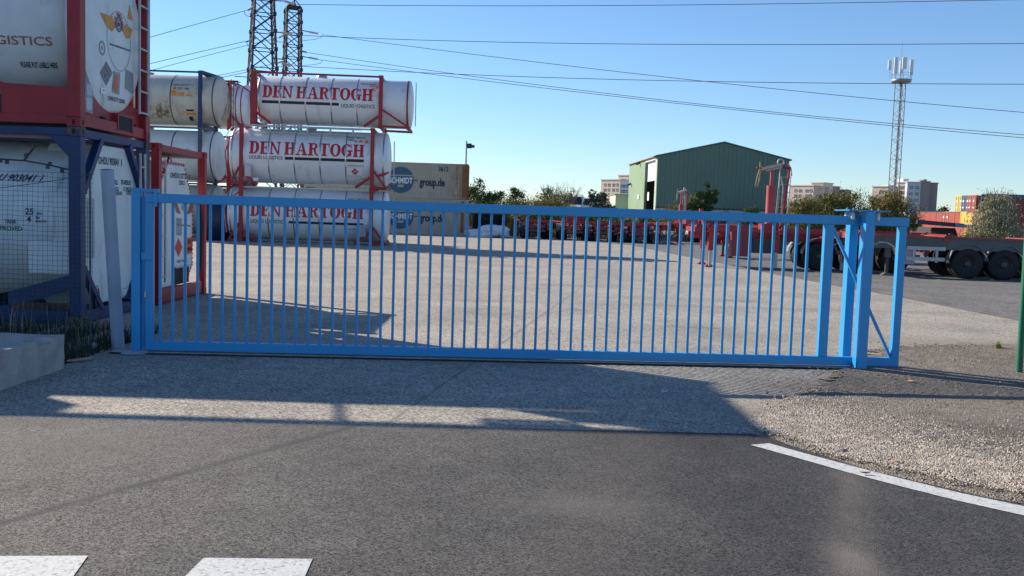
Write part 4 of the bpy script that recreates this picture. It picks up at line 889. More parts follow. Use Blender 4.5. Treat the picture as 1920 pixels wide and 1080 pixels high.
def trailer(label, loc, rz, L=9., col_=red_bright, rail=None, axles=(-1.2, -2.5, -3.8), deck=1.42, legs=True, leg_x=2.6, legcol=None, group=None, guards=False, mud=True, rear=False, bolster=True, er=.10):
    t = empty('container_trailer', label, 'trailer', loc, rz, group); rail = rail or col_; legcol = legcol or col_
    h = L / 2
    for y in (-.55, .55):
        g = MB(); g.box((-h, y - .07, deck - .04), (h, y + .07, deck - .01)); g.box((-h + 2.6, y - .07, deck - .42), (h, y + .07, deck - .39)); g.box((-h, y - .01, deck - .40), (h, y + .01, deck - .03)); g.build('main_beam', rail, t)
    for x in (-h + .12, h - .12) + ((-h + 3.1, h - 3.2) if bolster else ()):
        b = bx('bolster', (x - .12, -1.2, deck - .16), (x + .12, 1.2, deck + .02), col_, t)
        for y in (-1.1, 1.1): bx('twistlock', (x - .06, y - .05, deck + .02), (x + .06, y + .05, deck + .07), grey_dark, b)
    for x in np.linspace(-h + .9, h - .9, 7): bx('crossmember', (x - .04, -1.1, deck - .28), (x + .04, 1.1, deck - .18), col_, t)
    for y in (-1.2, 1.14): bx('edge_rail', (-h + .5, y, deck - .02 - er), (h - .3, y + .06, deck - .02), col_, t)
    for ax in axles:
        x = h + ax
        MB().tube([(x, -.95, .5), (x, .95, .5)], .07, 8).build('axle', grey_dark, t)
        for s in (-1, 1):
            wheel(t, x, s * 1.05, .505, side=s)
            if mud:
                pts = [(x + .62 * math.cos(a), s * 1.05, .53 + .62 * math.sin(a)) for a in np.linspace(.1, 3.04, 14)]; g = MB()
                for p, q in zip(pts, pts[1:]): g.bar(p, q, .34, .014, (0, 0, 1)) if abs(p[0] - q[0]) > .02 else g.box((p[0] - .007, p[1] - .17, p[2]), (p[0] + .007, p[1] + .17, q[2]))
                g.build('mudguard', mat('mudguard_grey', (.20, .21, .22), .5), t)
    if legs:
        for y in (-.85, .85):
            lg = bx('landing_leg', (-h + leg_x - .09, y - .08, .62), (-h + leg_x + .09, y + .08, deck - .12), legcol, t); bx('leg_inner', (-h + leg_x - .05, y - .05, .06), (-h + leg_x + .05, y + .05, .63), grey_dark, lg)
            MB().poly([(-h + leg_x - .2, y - .14, .0), (-h + leg_x + .2, y - .14, .0), (-h + leg_x + .07, y - .14, .1), (-h + leg_x - .07, y - .14, .1)], (0, .28, 0)).build('foot', legcol, lg)
            MB().bar((-h + leg_x, y, .8), (-h + leg_x + .7, y * .6, deck - .3), .05).build('leg_brace', legcol, lg)
    if guards:
        xa, xb = -h + leg_x + .5, h + min(axles) - .75
        if xb > xa:
            for y in (-1.2, 1.2):
                for z in (.55, .90): bx('side_guard', (xa, y - .02, z), (xb, y + .02, z + .12), galv, t)
                for x in (xa + .25, xb - .25): bx('guard_bracket', (x - .04, y - .015 if y > 0 else y + .022, .5), (x + .04, y - .06 if y > 0 else y + .06, 1.0), galv, t)
    bx('rear_bumper', (h - .14, -.70, .52), (h - .02, .70, .66), rail, t)
    for s in (-1, 1):
        bx('bumper_arm', (h - .4, s * .5 - .05, .6), (h - .2, s * .5 + .05, deck - .3), col_, t); bx('tail_light', (h - .02, s * .95 - .15, .72), (h + .02, s * .95 + .15, .84), mat('lamp_red', (.5, .02, .01), .3), t)
    bx('rear_panel', (h - .08, -.68, .80), (h - .03, .68, 1.05), rail, t)
    return t
def ram(t, x, top=True, z0=1.35, cz=2.97, arm=True, y=-.4, m=red_dull):
    MB().tube([(x, y, z0 - .3), (x, y, cz)], .155, 20).build('hydraulic_ram', m, t)
    bx('ram_base', (x - .32, y - .3, z0 - .35), (x + .28, y + .3, z0 + .25), red_bright, t)
    if not arm: return
    MB().tube([(x, y, cz), (x, y, 3.52)], .055, 10).build('ram_rod', red_dull, t)
    g = MB(); g.bar((x - .35, y, 3.56), (x + .35, y, 3.74), .12, .10); g.bar((x - .2, y, 3.5), (x + .3, y, 3.62), .05, .05); g.build('arm', mat('arm_pale', (.55, .38, .35), .6, dirt=(.4, .1, .1), dscale=5), t)
    MB().tube([(x - .55, y, 3.60), (x - .3, y, 3.56)], .03, 6).build('arm_tip', red_dull, t)
    MB().tube([(x - .44, y - .02, 3.80), (x - .42, y, 3.58), (x - .50, y, 3.3), (x - .56, y, 2.92), (x - .50, y, 2.88), (x - .44, y, 3.1), (x - .40, y, 3.55)], .022, 6).build('hose', mat('hose_tan', (.38, .31, .20), .6), t)
    g = MB(); g.tube([(x + .30 + .11 * math.cos(a), y, 3.80 + .12 * math.sin(a)) for a in np.linspace(-.6, 4.4, 14)], .03, 6, False); g.build('loop_guard', galv, t)
    g = MB(); g.tube([(x + .35, y, 3.62), (x + .62, y, 3.62)], .05, 8); g.tube([(x + .62, y, 3.64), (x + .60, y, 3.3), (x + .40, y, 1.3)], .045, 8); g.build('tower_pipe', red_bright, t)
    g = MB(); ya = y + .12
    for xx in (.28, .68): g.tube([(x + xx + .03, ya, 3.42), (x + xx - .06, ya, 1.25)], .018, 6)
    g.tube([(x + .60, ya, 3.78), (x + .70, ya, 3.6), (x + .74, ya, 3.35)], .02, 6)
    for k in range(8): zz = 1.4 + k * .27; g.tube([(x + .22 + .011 * k, ya, zz), (x + .63 + .010 * k, ya, zz)], .016, 6)
    g.build('ladder', galv, t)
    g = MB(); g.tube([(x + .28, y - .05, 3.74), (x + .27, y - .05, 2.2), (x + .20, y - .05, 1.2)], .02, 6); g.tube([(x + .32, y - .05, 3.3), (x + .42, y - .05, 2.9), (x + .40, y - .05, 2.2), (x + .30, y - .05, 1.2)], .025, 6); g.build('hose', galv, t)
grey_rail = mat('rail_grey', (.085, .095, .10), .5, var=.2, scale=1.5, dirt=(.13, .12, .11), dscale=2.5, dth=.6)
TG = 'container trailers parked in the yard'
A = trailer('grey beamed trailer with big black twin axle wheels, nearest at the right', (15.85, 32.0, 0), R(-5), 9.2, mat('brick_red', (.30, .05, .035), .6, var=.25), grey_rail, (-3.12, -4.27, -5.42), 1.37, True, 1.3, grey_rail, TG, guards=True, er=.05)
bx('side_beam', (-3.9, -1.16, .93), (4.4, -1.10, 1.30), grey_rail, A)
for (xa, xb, z0, z1) in ((-2.95, -2.6, .75, 1.0),): bx('tool_box', (xa, -1.15, .42), (xa + .45, -.6, 1.05), mat('box_grey', (.33, .33, .38), .5), A)
g = MB()
for cx in (-3.55,):
    pts = [(cx + .5 * math.cos(a), -1.0, .62 + .5 * math.sin(a)) for a in np.linspace(.2, 2.4, 9)]
    for p, q in zip(pts, pts[1:]): g.bar(p, q, .32, .05)
g.build('loose_mudguard', mat('cream_plastic', (.60, .56, .46), .5), A)
for x, w in ((2.2, 1.2), (3.6, .9)): bx('deck_plate', (x, -1.22, 1.375), (x + w, -.9, 1.415), mat('cream_plastic', (1, 1, 1)), A)
B_ = trailer('red trailer with a tall thick red hydraulic ram and a ladder behind the gate bars', (10.95, 34.3, 0), R(-3), 9., red_bright, red_bright, (-4.6, -3.3, -2.0), 1.40, True, .6, red_bright, TG)
ram(B_, -1.75); 
bx('tool_box', (-3.2, -1.2, .42), (-2.55, -.5, 1.3), mat('dark_red', (.20, .02, .03), .5), B_)
for x in (-3.9, -1.6, .7):
    lg = bx('landing_leg', (x - .09, -1.15, .6), (x + .09, -.97, 1.25), red_bright, B_); bx('leg_inner', (x - .05, -1.11, .05), (x + .05, -1.01, .6), galv, lg); bx('foot', (x - .15, -1.2, .0), (x + .15, -.92, .05), mat('dark_red', (1, 1, 1)), lg)
bx('white_sill', (.2, -1.24, 1.16), (1.9, -1.19, 1.36), white_plain, B_); bx('tank', (-2.4, -1.0, .55), (-1.3, .2, 1.05), grey_dark, B_)
C_ = trailer('distant red trailer with a slim ladder tower in front of the green warehouse', (P2(1300, 68), 68, 0), R(38), 7.4, red_bright, red_bright, (-1.2, -2.5), 1.4, True, 1.2, red_bright, TG)
ram(C_, -1.55, y=-.2, cz=2.75, m=red_dull); bx('tool_box', (-2.2, -1.3, 1.35), (-.9, -.9, 1.95), red_dull, C_)
D_ = trailer('distant red trailer with a short bare ram beside the one with the ladder tower', (P2(1345, 73), 73, 0), R(20), 8.4, red_bright, red_bright, (-1.2, -2.5), 1.4, True, 1.2, red_bright, TG)
ram(D_, -1.7, arm=False, cz=2.55); bx('tool_box', (-1.9, -1.2, 1.3), (-.4, -.8, 1.95), mat('dark_red', (1, 1, 1)), D_)
E_ = trailer('long red trailer standing between the ram trailer and the warehouse', (13.4, 43, 0), R(-2), 10.5, red_bright, red_bright, (-1.3, -2.6, -3.9), 1.42, True, 1.6, red_bright, TG)
bx('white_sill', (-1.2, -1.24, 1.1), (1.6, -1.19, 1.3), white_plain, E_)
F_ = trailer('red decked trailer right behind the grey beamed one', (18.6, 37.3, 0), R(-2), 11, mat('brick_red', (1, 1, 1)), mat('brick_red', (1, 1, 1)), (-1.3, -2.6, -3.9), 1.33, True, 1.6, red_bright, TG)
bx('cabinet', (1.9, -1.1, 1.35), (2.45, -.2, 2.0), red_bright, F_); bx('headboard_post', (1.25, -1.1, 1.35), (1.35, -1.0, 1.9), red_bright, F_)
G_ = empty('flatbed_trailer', 'dark flatbed trailer with a blue beam in front of the stacked red containers', 'trailer', (P2(1778, 60), 60, 0), 0, TG)
MB().poly([(-1.2, 0, .9), (-1.0, 0, 1.68), (.5, 0, 1.68), (.85, 0, .9)], (0, 2.0, 0)).build('ballast_box', black, G_)
MB().bar((-2.0, -.1, 2.0), (1.0, -.1, 1.84), .18, .26).build('main_beam', mat('navy', (.015, .025, .09), .5), G_); MB().bar((.4, -.2, 1.86), (3.0, -.2, 1.72), .2, .2).build('ramp_beam', mat('ramp_blue', (.12, .22, .45), .5), G_)
for x in (-.6, .8):
    for s in (-1, 1): wheel(G_, x, .9 + s * .9, .5, side=s)
bx('yellow_lamp', (1.15, -.1, 1.2), (1.4, .1, 1.65), yellow_b, G_); bx('deck', (-2.2, 0, .8), (3.4, 2, .92), grey_dark, G_)
rows = ((992, 65.5, 'first red trailer from the beige containers, parked end on'), (1067, 64.5, 'end on red trailer carrying a tall red frame, under the white van'), (1130, 63.5, 'red trailer parked end on, third from the beige containers'),
        (1172, 63, 'end on trailer with grey mudguards, fourth from the beige containers'), (1204, 62, 'end on dark red trailer, last of the row before the stony patch'))
for i, (px, Y, lb) in enumerate(rows):
    t = trailer(lb, (P2(px, Y) + .3, Y + 4.6, 0), R(-90 + (4, 2, -3, -5, -6)[i]), 9., mat('shaded_red', (.28, .014, .022), .5, var=.25), mat('dark_red', (1, 1, 1)), (-.9, -2.2, -3.5), 1.35, False, 2.6, None, TG, False, True, er=.06); t.scale = (1, .83, .97)
    if i == 1:
        for y in (-.72, .62): bx('frame_post', (4.2, y, 1.35), (4.34, y + .12, 2.0), red_bright, t)
        bx('frame_plate', (4.15, -.6, 1.35), (4.2, -.05, 2.0), red_bright, t); bx('frame_box', (3.9, .15, 1.4), (4.15, .6, 2.0), mat('dark_red', (1, 1, 1)), t); bx('frame_cap', (4.2, -.3, 2.0), (4.34, .3, 2.4), red_bright, t)
    for y in (-1.22, .92): bx('mud_flap', (4.25 + .02, y, .25), (4.29, y + .30, .95), black if i != 3 else sticker_grey, t)

# vans on the raised road behind the shrubs
em = MB(); em.poly([(-20, 118, 0), (-20, 124, 1.9), (-20, 150, 1.9), (-20, 156, 0)], (36, 0, 0)); struct(em.build('raised_road', mat('bank_earth', (.16, .14, .10), .95, var=.3, scale=.3)))
def van(px, Y, label, hi, w=2.05):
    t = empty('van', label, 'van', (P2(px, Y), Y, 1.9), R(-6)); c = mat('van_white', (.66, .69, .72), .35, var=.04)
    prof = [(0, .45), (-.02, 1.1), (.75, 1.35), (1.45, hi - .12), (1.75, hi), (5.4, hi), (5.5, .45)]
    MB().poly([(-w / 2, y, z) for y, z in prof], (w, 0, 0)).build('body', c, t, bevel=.06)
    MB().poly([(-w / 2 + .16, .80, 1.40), (w / 2 - .16, .80, 1.40), (w / 2 - .22, 1.36, hi - .22), (-w / 2 + .22, 1.36, hi - .22)], (0, -.04, .02)).build('windscreen', glass_dark, t)
    for s in (-1, 1):
        MB().poly([(s * (w / 2 + .005), 1.0, 1.4), (s * (w / 2 + .005), 1.9, 1.4), (s * (w / 2 + .005), 1.9, 2.0), (s * (w / 2 + .005), 1.4, 2.0)]).build('side_window', glass_dark, t)
        bx('wing_mirror', (s * (w / 2 + .02), .95, 1.35), (s * (w / 2 + .24), 1.1, 1.75), black, t); bx('headlight', (s * .95, -.06, .95), (s * .62, -.02, 1.15), white_plain, t)
        for y in (.9, 4.4): MB().lathe([(-.11, .001), (-.11, .34), (.11, .34), (.11, .001)], 'x', (s * (w / 2 - .1), y, .34), 24).build('wheel', black, t)
    bx('bumper', (-w / 2 + .05, -.1, .35), (w / 2 - .05, -.02, .7), grey_dark, t); bx('grille', (-.5, -.06, .8), (.5, -.025, .95), grey_dark, t)
    return t
v1 = van(1078, 128, 'white van with a green sheet behind its windscreen above the red frame', 2.62); MB().poly([(-.12, .86, 1.5), (.14, .86, 1.5), (.12, 1.2, 2.2), (-.12, 1.2, 2.2)], (0, -.01, 0)).build('green_sheet', mat('sheet_green', (.12, .42, .25), .6), v1)
g = MB()
for x in (-.85, .85): g.box((x - .05, 1.8, 2.62), (x + .05, 2.0, 2.78))
g.box((-.9, 1.85, 2.68), (.9, 1.95, 2.74)); g.build('roof_rack', grey_dark, v1)
van(1103, 133, 'white van half hidden by the grey green conifer', 2.5)
rl = empty('railing', 'low pale railing on the raised road above the gate', 'railing', (0, 0, 0)); ya = 119.5
for px in (942, 955, 985, 1018, 1040, 1048): x = P2(px, ya); bx('post', (x - .05, ya, .9), (x + .05, ya + .08, at(px, 378, ya).z), galv, rl)
bx('rail', (P2(940, ya), ya, at(1000, 381.5, ya).z), (P2(1062, ya), ya + .06, at(1000, 380, ya).z), mat('rail_brown', (.20, .10, .07), .7), rl)

# ------------------------------------------------------------------ green warehouse
YW = 110.; xa, xb_ = P2(1228, YW), P2(1475, YW); zE = at(1228, 292.5, YW).z; zR = at(1352, 269, YW).z + .05; zP = at(1390, 393, YW).z; xm = (xa + xb_) / 2; DW = 24.5
wh = empty('warehouse', 'green metal clad warehouse with a tall half open shutter door on its left side', 'warehouse', (0, 0, 0))
def cladding(name, p0, p1, zb, ztop, m, parent, pitch=.5, depth=.05):
    """ribbed sheet from p0 to p1 in plan; ztop(s) gives the height along it"""
    p0, p1 = Vector(p0), Vector(p1); d = p1 - p0; L = d.length; n = int(L / pitch); nv = Vector((d.y, -d.x)).normalized() * depth; V = []
    ss = []
    for i in range(n):
        for f, k in ((0, 0), (.12, 1), (.30, 1), (.42, 0)): ss.append(((i + f) / n, k))
    ss.append((1., 0)); 
    for s, k in ss: q = p0 + d * s + nv * k; V.append((q.x, q.y, zb))
    for s, k in ss: q = p0 + d * s + nv * k; V.append((q.x, q.y, ztop(s)))
    K = len(ss); g = MB(); g.add(V, [(i, i + 1, i + 1 + K, i + K) for i in range(K - 1)]); return g.build(name, m, parent)
cladding('gable_wall', (xa, YW), (xb_, YW), zP, lambda s: zE + (zR - zE) * (1 - abs(2 * s - 1)), wh_green, wh, .50, .10)
bx('plinth_wall', (xa + .02, YW + .02, 0), (xb_ - .02, YW + .3, zP), plinth_m, wh)
bx('plinth_trim', (xa, YW - .05, zP - .1), (xb_, YW + .0, zP + .08), mat('trim_dark', (.03, .04, .05), .5), wh)
xl = lambda Y: xa + (P2(1177, YW + 19.5) - xa) * (Y - YW) / 19.5
y1_, y2_ = YW + 1.0, YW + 7.6; zD = zE - .35
cladding('side_wall', (xl(YW + 19.5), YW + 19.5), (xl(y2_), y2_), 0, lambda s: zE, wh_side, wh, .6, .03)
cladding('side_wall', (xl(y1_), y1_), (xl(YW), YW), 0, lambda s: zE, mat('door_trim', (.42, .46, .36), .6), wh, .6, .02)
MB().poly([(xl(y2_), y2_, zD), (xl(y1_), y1_, zD), (xl(y1_), y1_, zE), (xl(y2_), y2_, zE)], (.3, 0, 0)).build('door_lintel', mat('lintel', (.60, .55, .50), .6), wh)
MB().poly([(xl(y2_) + .32, y2_, at(1222, 339, y1_ + 3).z), (xl(y1_) + .32, y1_, at(1222, 339, y1_ + 3).z), (xl(y1_) + .32, y1_, zD + .1), (xl(y2_) + .32, y2_, zD + .1)], (.1, 0, 0)).build('roller_shutter', mat('shutter', (.62, .68, .72), .5, var=.08, scale=.8), wh)
bx('door_jamb', (xl(y2_), y2_ - .02, 0), (xl(y2_) + .31, y2_ + .06, zD), mat('jamb_green', (.12, .19, .15), .7), wh); bx('door_jamb', (xl(y1_) + .02, y1_ - .05, 0), (xl(y1_) + .31, y1_ + .02, zD), mat('door_trim', (1, 1, 1)), wh)
bx('back_wall', (xl(YW + 19.5) + .1, YW + 19.4, 0), (xb_, YW + 19.6, zE), wh_green, wh); bx('right_wall', (xb_ - .1, YW + .31, 0), (xb_ - .02, YW + 19.4, zE), wh_green, wh)
for s in (0, 1):
    e0_, e1_ = ((xa - .25, zE - .05), (xm, zR + .06)) if s == 0 else ((xm, zR + .06), (xb_ + .25, zE - .05)); off = xl(YW + 19.5) - xa if s == 0 else 0
    MB().poly([(e0_[0], YW - .15, e0_[1]), (e1_[0], YW - .15, e1_[1]), (e1_[0], YW - .15, e1_[1] + .14), (e0_[0], YW - .15, e0_[1] + .14)], (off * 0, .12, 0)).build('barge_board', mat('barge_green', (.06, .14, .13), .5), wh)
    g = MB(); v = [(e0_[0], YW - .02, e0_[1]), (e1_[0], YW - .02, e1_[1]), (e1_[0], YW + 19.7, e1_[1]), (e0_[0] + off, YW + 19.7, e0_[1])]; v2 = [(a, b, c + .1) for a, b, c in v]; g.add(v + v2, [(0, 1, 2, 3), (4, 5, 6, 7), (0, 1, 5, 4), (1, 2, 6, 5), (2, 3, 7, 6), (3, 0, 4, 7)]); g.build('roof', mat('roof_red_grey', (.32, .18, .15), .7, var=.15), wh)
bx('gutter', (xa - .35, YW, zE - .12), (xa - .22, YW + 1, zE + .04), grey_dark, wh)
for px, ya_, zt, zb in ((1190, 128, 365, 373), (1204, 120, 360, 376)):
    Yq = xl(122) * F_PX / (px - 960) * .998; Yq = min(Yq, YW + 19); z1, z0 = at(px, zt, Yq).z, at(px, zb, Yq).z; bx('notice_board', (xl(Yq) - .09, Yq - .7, z0), (xl(Yq) - .05, Yq + .5, z1), white_plain, wh)
for px, py in ((1190, 307), (1179, 346)):
    Yq = min(YW + 18.5, xl(122) * F_PX / (px - 960)); z = at(px, py, Yq).z; MB().bar((xl(Yq), Yq, z + .15), (xl(Yq) - .5, Yq - .6, z - .1), .22, .2).build('wall_lamp', grey_dark, wh)
an = empty('annex', 'low pale green annex standing left of the green warehouse', 'annex', (P2(1153, 132), 132, 0))
bx('wall', (0, 0, 0), (P2(1180, 132) - P2(1153, 132), 8, at(1160, 365, 132).z), annex_g, an); MB().bar((-.15, 4, at(1160, 365, 132).z + .03), (2.1, 4, at(1160, 365, 132).z + .03), 8.3, .08).build('roof', mat('annex_trim', (.4, .42, .3), .6), an)
bx('low_wall', (-.5, -2.2, 0), (2.4, -2.0, at(1160, 385, 130).z), annex_g, an)
# rotated so that its face looks to the sun side

# ------------------------------------------------------------------ apartment blocks
def facade_block(parent, p0, p1, z1, depth, m, name='block', cap=True):
    """p0,p1 plan corners of the front, seen left to right"""
    p0, p1 = Vector(p0), Vector(p1); d = (p1 - p0).normalized(); n = Vector((-d.y, d.x)); q = [p0, p1, p1 + n * depth, p0 + n * depth]
    MB().poly([(a.x, a.y, 0) for a in q], (0, 0, z1)).build(name, m, parent)
    if cap:
        q = [p0 - d * .3 - n * .3, p1 + d * .3 - n * .3, p1 + d * .3 + n * (depth + .3), p0 - d * .3 + n * (depth + .3)]; MB().poly([(a.x, a.y, z1) for a in q], (0, 0, .5)).build('parapet', m, parent)
def windows(parent, p0, p1, zs, cols, w=1.9, h=1.45, rnd=()):
    p0, p1 = Vector(p0), Vector(p1); d = (p1 - p0).normalized(); n = Vector((-d.y, d.x)); L = (p1 - p0).length; me1 = me2 = None
    ang = math.atan2(d.y, d.x)
    for j, z in enumerate(zs):
        for i, c in enumerate(cols):
            q = p0 + d * (L * c)
            if (i + j * 2) % 5 in rnd:
                if me2 is None:
                    g = MB(); v, f = disc2(0, 0, h * .62, 20, h * .36); g.add([(a, -.06, b) for a, b in v], f); v, f = rect2(-.2, -.15, h * .62, .15); g.add([(a, -.07, b) for a, b in v], f); me2 = g.build('window', window_m, parent).data; o = bpy.data.objects[-1]; o = [k for k in bpy.data.objects if k.data == me2][0]
                else: o = bpy.data.objects.new('window', me2); col.objects.link(o); o.parent = parent
            else:
                if me1 is None:
                    g = MB()
                    for (a, b, cc, dd) in ((-w / 2, -h / 2, -.14, -.12), (.14, -h / 2, w / 2, -.12), (-w / 2, .12, -.14, h / 2), (.14, .12, w / 2, h / 2)): g.box((a, -.10, b), (cc, -.03, dd))
                    me1 = g.build('window', window_m, parent).data; o = [k for k in bpy.data.objects if k.data == me1][0]
                else: o = bpy.data.objects.new('window', me1); col.objects.link(o); o.parent = parent
            o.location = (q.x, q.y, z); o.rotation_euler = (0, 0, ang)
def face_pts(px0, px1, Y, a):
    """front from the ray of px0 at depth Y, turned by a so that it recedes from the viewer on its left"""
    x0 = P2(px0, Y); 
    k = (px1 - 960) / F_PX; # march until the other corner projects on px1
    L = 1.
    for _ in range(60):
        x, y = x0 + L * math.cos(a), Y + L * math.sin(a); e = P2(px1, y) - x; L += e / (math.cos(a) - (px1 - 960) / F_PX * math.sin(a))
    return (x0, Y), (x0 + L * math.cos(a), Y + L * math.sin(a))
def apt(label, parts, px):
    b = empty('apartment_block', label, 'apartment block', (0, 0, 0)); 
    for (p0, p1, ytop, Y, a, depth, m, win) in parts:
        A0, A1 = face_pts(p0, p1, Y, a); zt = at((p0 + p1) / 2, ytop, Y).z; facade_block(b, A0, A1, zt, depth, m)
        if win: zs = [zt - 2.4 - 2.4 * k * win[1] for k in range(win[2])]; windows(b, A0, A1, zs, win[0], rnd=win[3])
    return b
aa = R(-50)
apt('cream and pink apartment block left of the green warehouse', [
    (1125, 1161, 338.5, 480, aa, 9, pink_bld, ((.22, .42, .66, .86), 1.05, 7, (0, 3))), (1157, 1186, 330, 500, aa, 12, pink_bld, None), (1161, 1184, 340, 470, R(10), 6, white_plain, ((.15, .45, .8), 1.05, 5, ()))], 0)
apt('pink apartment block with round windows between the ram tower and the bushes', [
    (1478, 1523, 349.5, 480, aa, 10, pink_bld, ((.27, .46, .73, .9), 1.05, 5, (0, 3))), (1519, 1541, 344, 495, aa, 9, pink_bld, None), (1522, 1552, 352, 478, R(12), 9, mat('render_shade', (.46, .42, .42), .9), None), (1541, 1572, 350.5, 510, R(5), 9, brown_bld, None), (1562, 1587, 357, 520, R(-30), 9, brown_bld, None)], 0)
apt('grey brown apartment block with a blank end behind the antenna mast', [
    (1633, 1664, 351, 470, aa, 9, pink_bld, ((.55, .85), 1.05, 5, (1,))), (1680, 1699, 343, 475, aa, 9, pink_bld, ((.3, .7), 1.05, 6, (1,))), (1664, 1684, 349, 490, R(5), 9, pink_bld, None), (1698, 1723, 342.5, 470, R(8), 10, mat('render_blue', (.50, .53, .58), .9), ((.3, .75), 1.3, 3, ())), (1722, 1740, 341, 472, R(5), 9, brown_bld, None), (1738, 1755, 344, 475, R(-8), 9, brown_bld, None), (1728, 1733, 338, 478, R(5), 4, brown_bld, None), (1690, 1699, 337, 500, R(5), 6, white_plain, None)], 0)

# ------------------------------------------------------------------ antenna mast
YM = 150; mx_ = P2(1681, YM)
ms = empty('antenna_mast', 'tall lattice antenna mast with white panels rising over the bushes at right', 'mast', (at(1690, 150, YM).x, YM, 0))
zt = at(1686, 151, YM).z; rr_ = .92; lg = [(rr_ * math.cos(a), rr_ * math.sin(a)) for a in (R(-100), R(20), R(140))]
for x, y in lg: MB().tube([(x, y, 0), (x, y, zt)], .07, 6).build('leg', mast_m, ms)
g = MB(); n = int(zt / 1.0)
for i in range(n):
    for k in range(3):
        a, b = lg[k], lg[(k + 1) % 3]; za, zb = i * zt / n, (i + 1) * zt / n
        if i % 2: a, b = b, a
        g.tube([(a[0], a[1], za), (b[0], b[1], zb)], .030, 4, False)
        if i % 3 == 0: g.tube([(a[0], a[1], za), (b[0], b[1], za)], .03, 4, False)
g.build('bracing', mast_m, ms)
bx('cable_ladder', (-.13, -.25, 0), (.10, .1, zt), mat('cable_dark', (.10, .11, .13), .6), ms)
pf = MB().lathe([(zt - .35, .4), (zt - .30, 1.45), (zt + .12, 1.55), (zt + .12, .001)], 'z', (0, 0, 0), 24).build('platform', mast_m, ms)
g = MB(); g.tube([(1.5 * math.cos(a), 1.5 * math.sin(a), zt + 1.1) for a in np.linspace(0, 6.29, 25)], .025, 4, False)
for a in np.linspace(0, 6.28, 10, False): g.tube([(1.5 * math.cos(a), 1.5 * math.sin(a), zt), (1.5 * math.cos(a), 1.5 * math.sin(a), zt + 1.1)], .025, 4)
g.build('handrail', mast_m, pf)
for px, y0, y1, w, yy in ((1665.5, 114, 132, .26, -.6), (1674, 109.5, 141, .28, -1.2), (1691.5, 109, 131, .34, -.9), (1694.5, 112, 136, .26, .9), (1709, 111.5, 141, .28, 0)):
    x = at(px, (y0 + y1) / 2, YM).x - ms.location.x; za, zb = at(px, y1, YM).z, at(px, y0, YM).z; o = bx('antenna_panel', (x - w, yy - .12, za), (x + w, yy + .12, zb), mat('antenna_white', (.66, .68, .70), .5, var=.05), ms, .05)
    MB().tube([(x * .9, yy * .8, zt + .2), (x, yy + .2, (za + zb) / 2)], .04, 5).build('bracket', mast_m, ms)
MB().tube([(-.2, 0, zt), (-.2, 0, at(1684, 76, YM).z)], [.06, .02], 6).build('lightning_rod', mast_m, ms)

# ------------------------------------------------------------------ pylons and power lines
def pylon(label, pxc, Y, wtop, wbot, ytop, grp, flat_top=False):
    x = at(pxc, 60, Y).x; t = empty('pylon', label, 'pylon', (x, Y, 0), R(24), grp); zt = at(pxc, ytop, Y).z; W_at = lambda z: wbot + (wtop - wbot) * min(1, z / zt)
    C4 = ((-1, -1), (1, -1), (1, 1), (-1, 1))
    for a, b in C4: MB().tube([(a * wbot / 2, b * wbot / 2, 0), (a * wtop / 2, b * wtop / 2, zt)], .125, 4).build('leg', pylon_m, t)
    g = MB(); z = 0
    while z < zt - .5:
        w0 = W_at(z) / 2; h = w0 * 2 * .80; z2 = min(zt, z + h); w1 = W_at(z2) / 2
        for k in range(4):
            a, b = C4[k], C4[(k + 1) % 4]
            g.bar((a[0] * w0, a[1] * w0, z), (b[0] * w1, b[1] * w1, z2), .10); g.bar((b[0] * w0, b[1] * w0, z), (a[0] * w1, a[1] * w1, z2), .10); g.bar((a[0] * w1, a[1] * w1, z2), (b[0] * w1, b[1] * w1, z2), .10)
            if k % 2: g.bar((a[0] * w0, a[1] * w0, z), ((a[0] + b[0]) / 2 * w1, (a[1] + b[1]) / 2 * w1, z2), .07)
        for (cx, cy) in C4: g.box((cx * w1 - .2, cy * w1 - .2, z2 - .22), (cx * w1 + .2, cy * w1 + .2, z2 + .22))
        z = z2
    g.build('bracing', pylon_m, t); return t, zt
def inv(t, P): return Matrix.Rotation(-t.rotation_euler.z, 4, 'Z') @ (Vector(P) - t.location)
p1, z1_ = pylon('nearer dark lattice pylon cut off by the top edge', 493, 118, 1.9, 4.6, -60, 'pylons')
p2, z2_ = pylon('farther slimmer lattice pylon rising behind the red lettered tanks', 549, 140, 2.0, 2.7, 15, 'pylons')
MB().poly([(-1.0, -1.0, z2_), (1.0, -1.0, z2_), (1, 1, z2_), (-1, 1, z2_)], (0, 0, .2)).build('head_plate', pylon_m, p2)
MB().bar((.4, 0, z2_ + .2), (-.3, 0, z2_ + 2.6), .16).build('peak', pylon_m, p2); bx('peak_box', (-.7, -.3, z2_ + .2), (.3, .3, z2_ + .7), mat('peak_brown', (.12, .06, .05), .7), p2)
for q_ in range(2): MB().bar(((-1, 1)[q_], -1, z2_), (.3, 0, z2_ + 1.2), .1).build('peak_stay', pylon_m, p2)
def string(t, a, b, Y, arc=True):
    A, B = at(*a, Y), at(*b, Y); A, B = inv(t, A), inv(t, B); d = B - A; n = 12; pts, rs = [], []
    for k in range(n * 2 + 1): pts.append(A + d * (k / (n * 2))); rs.append(.19 if k % 2 else .07)
    o = MB().tube(pts, rs, 8).build('insulator', insul, t)
    return o
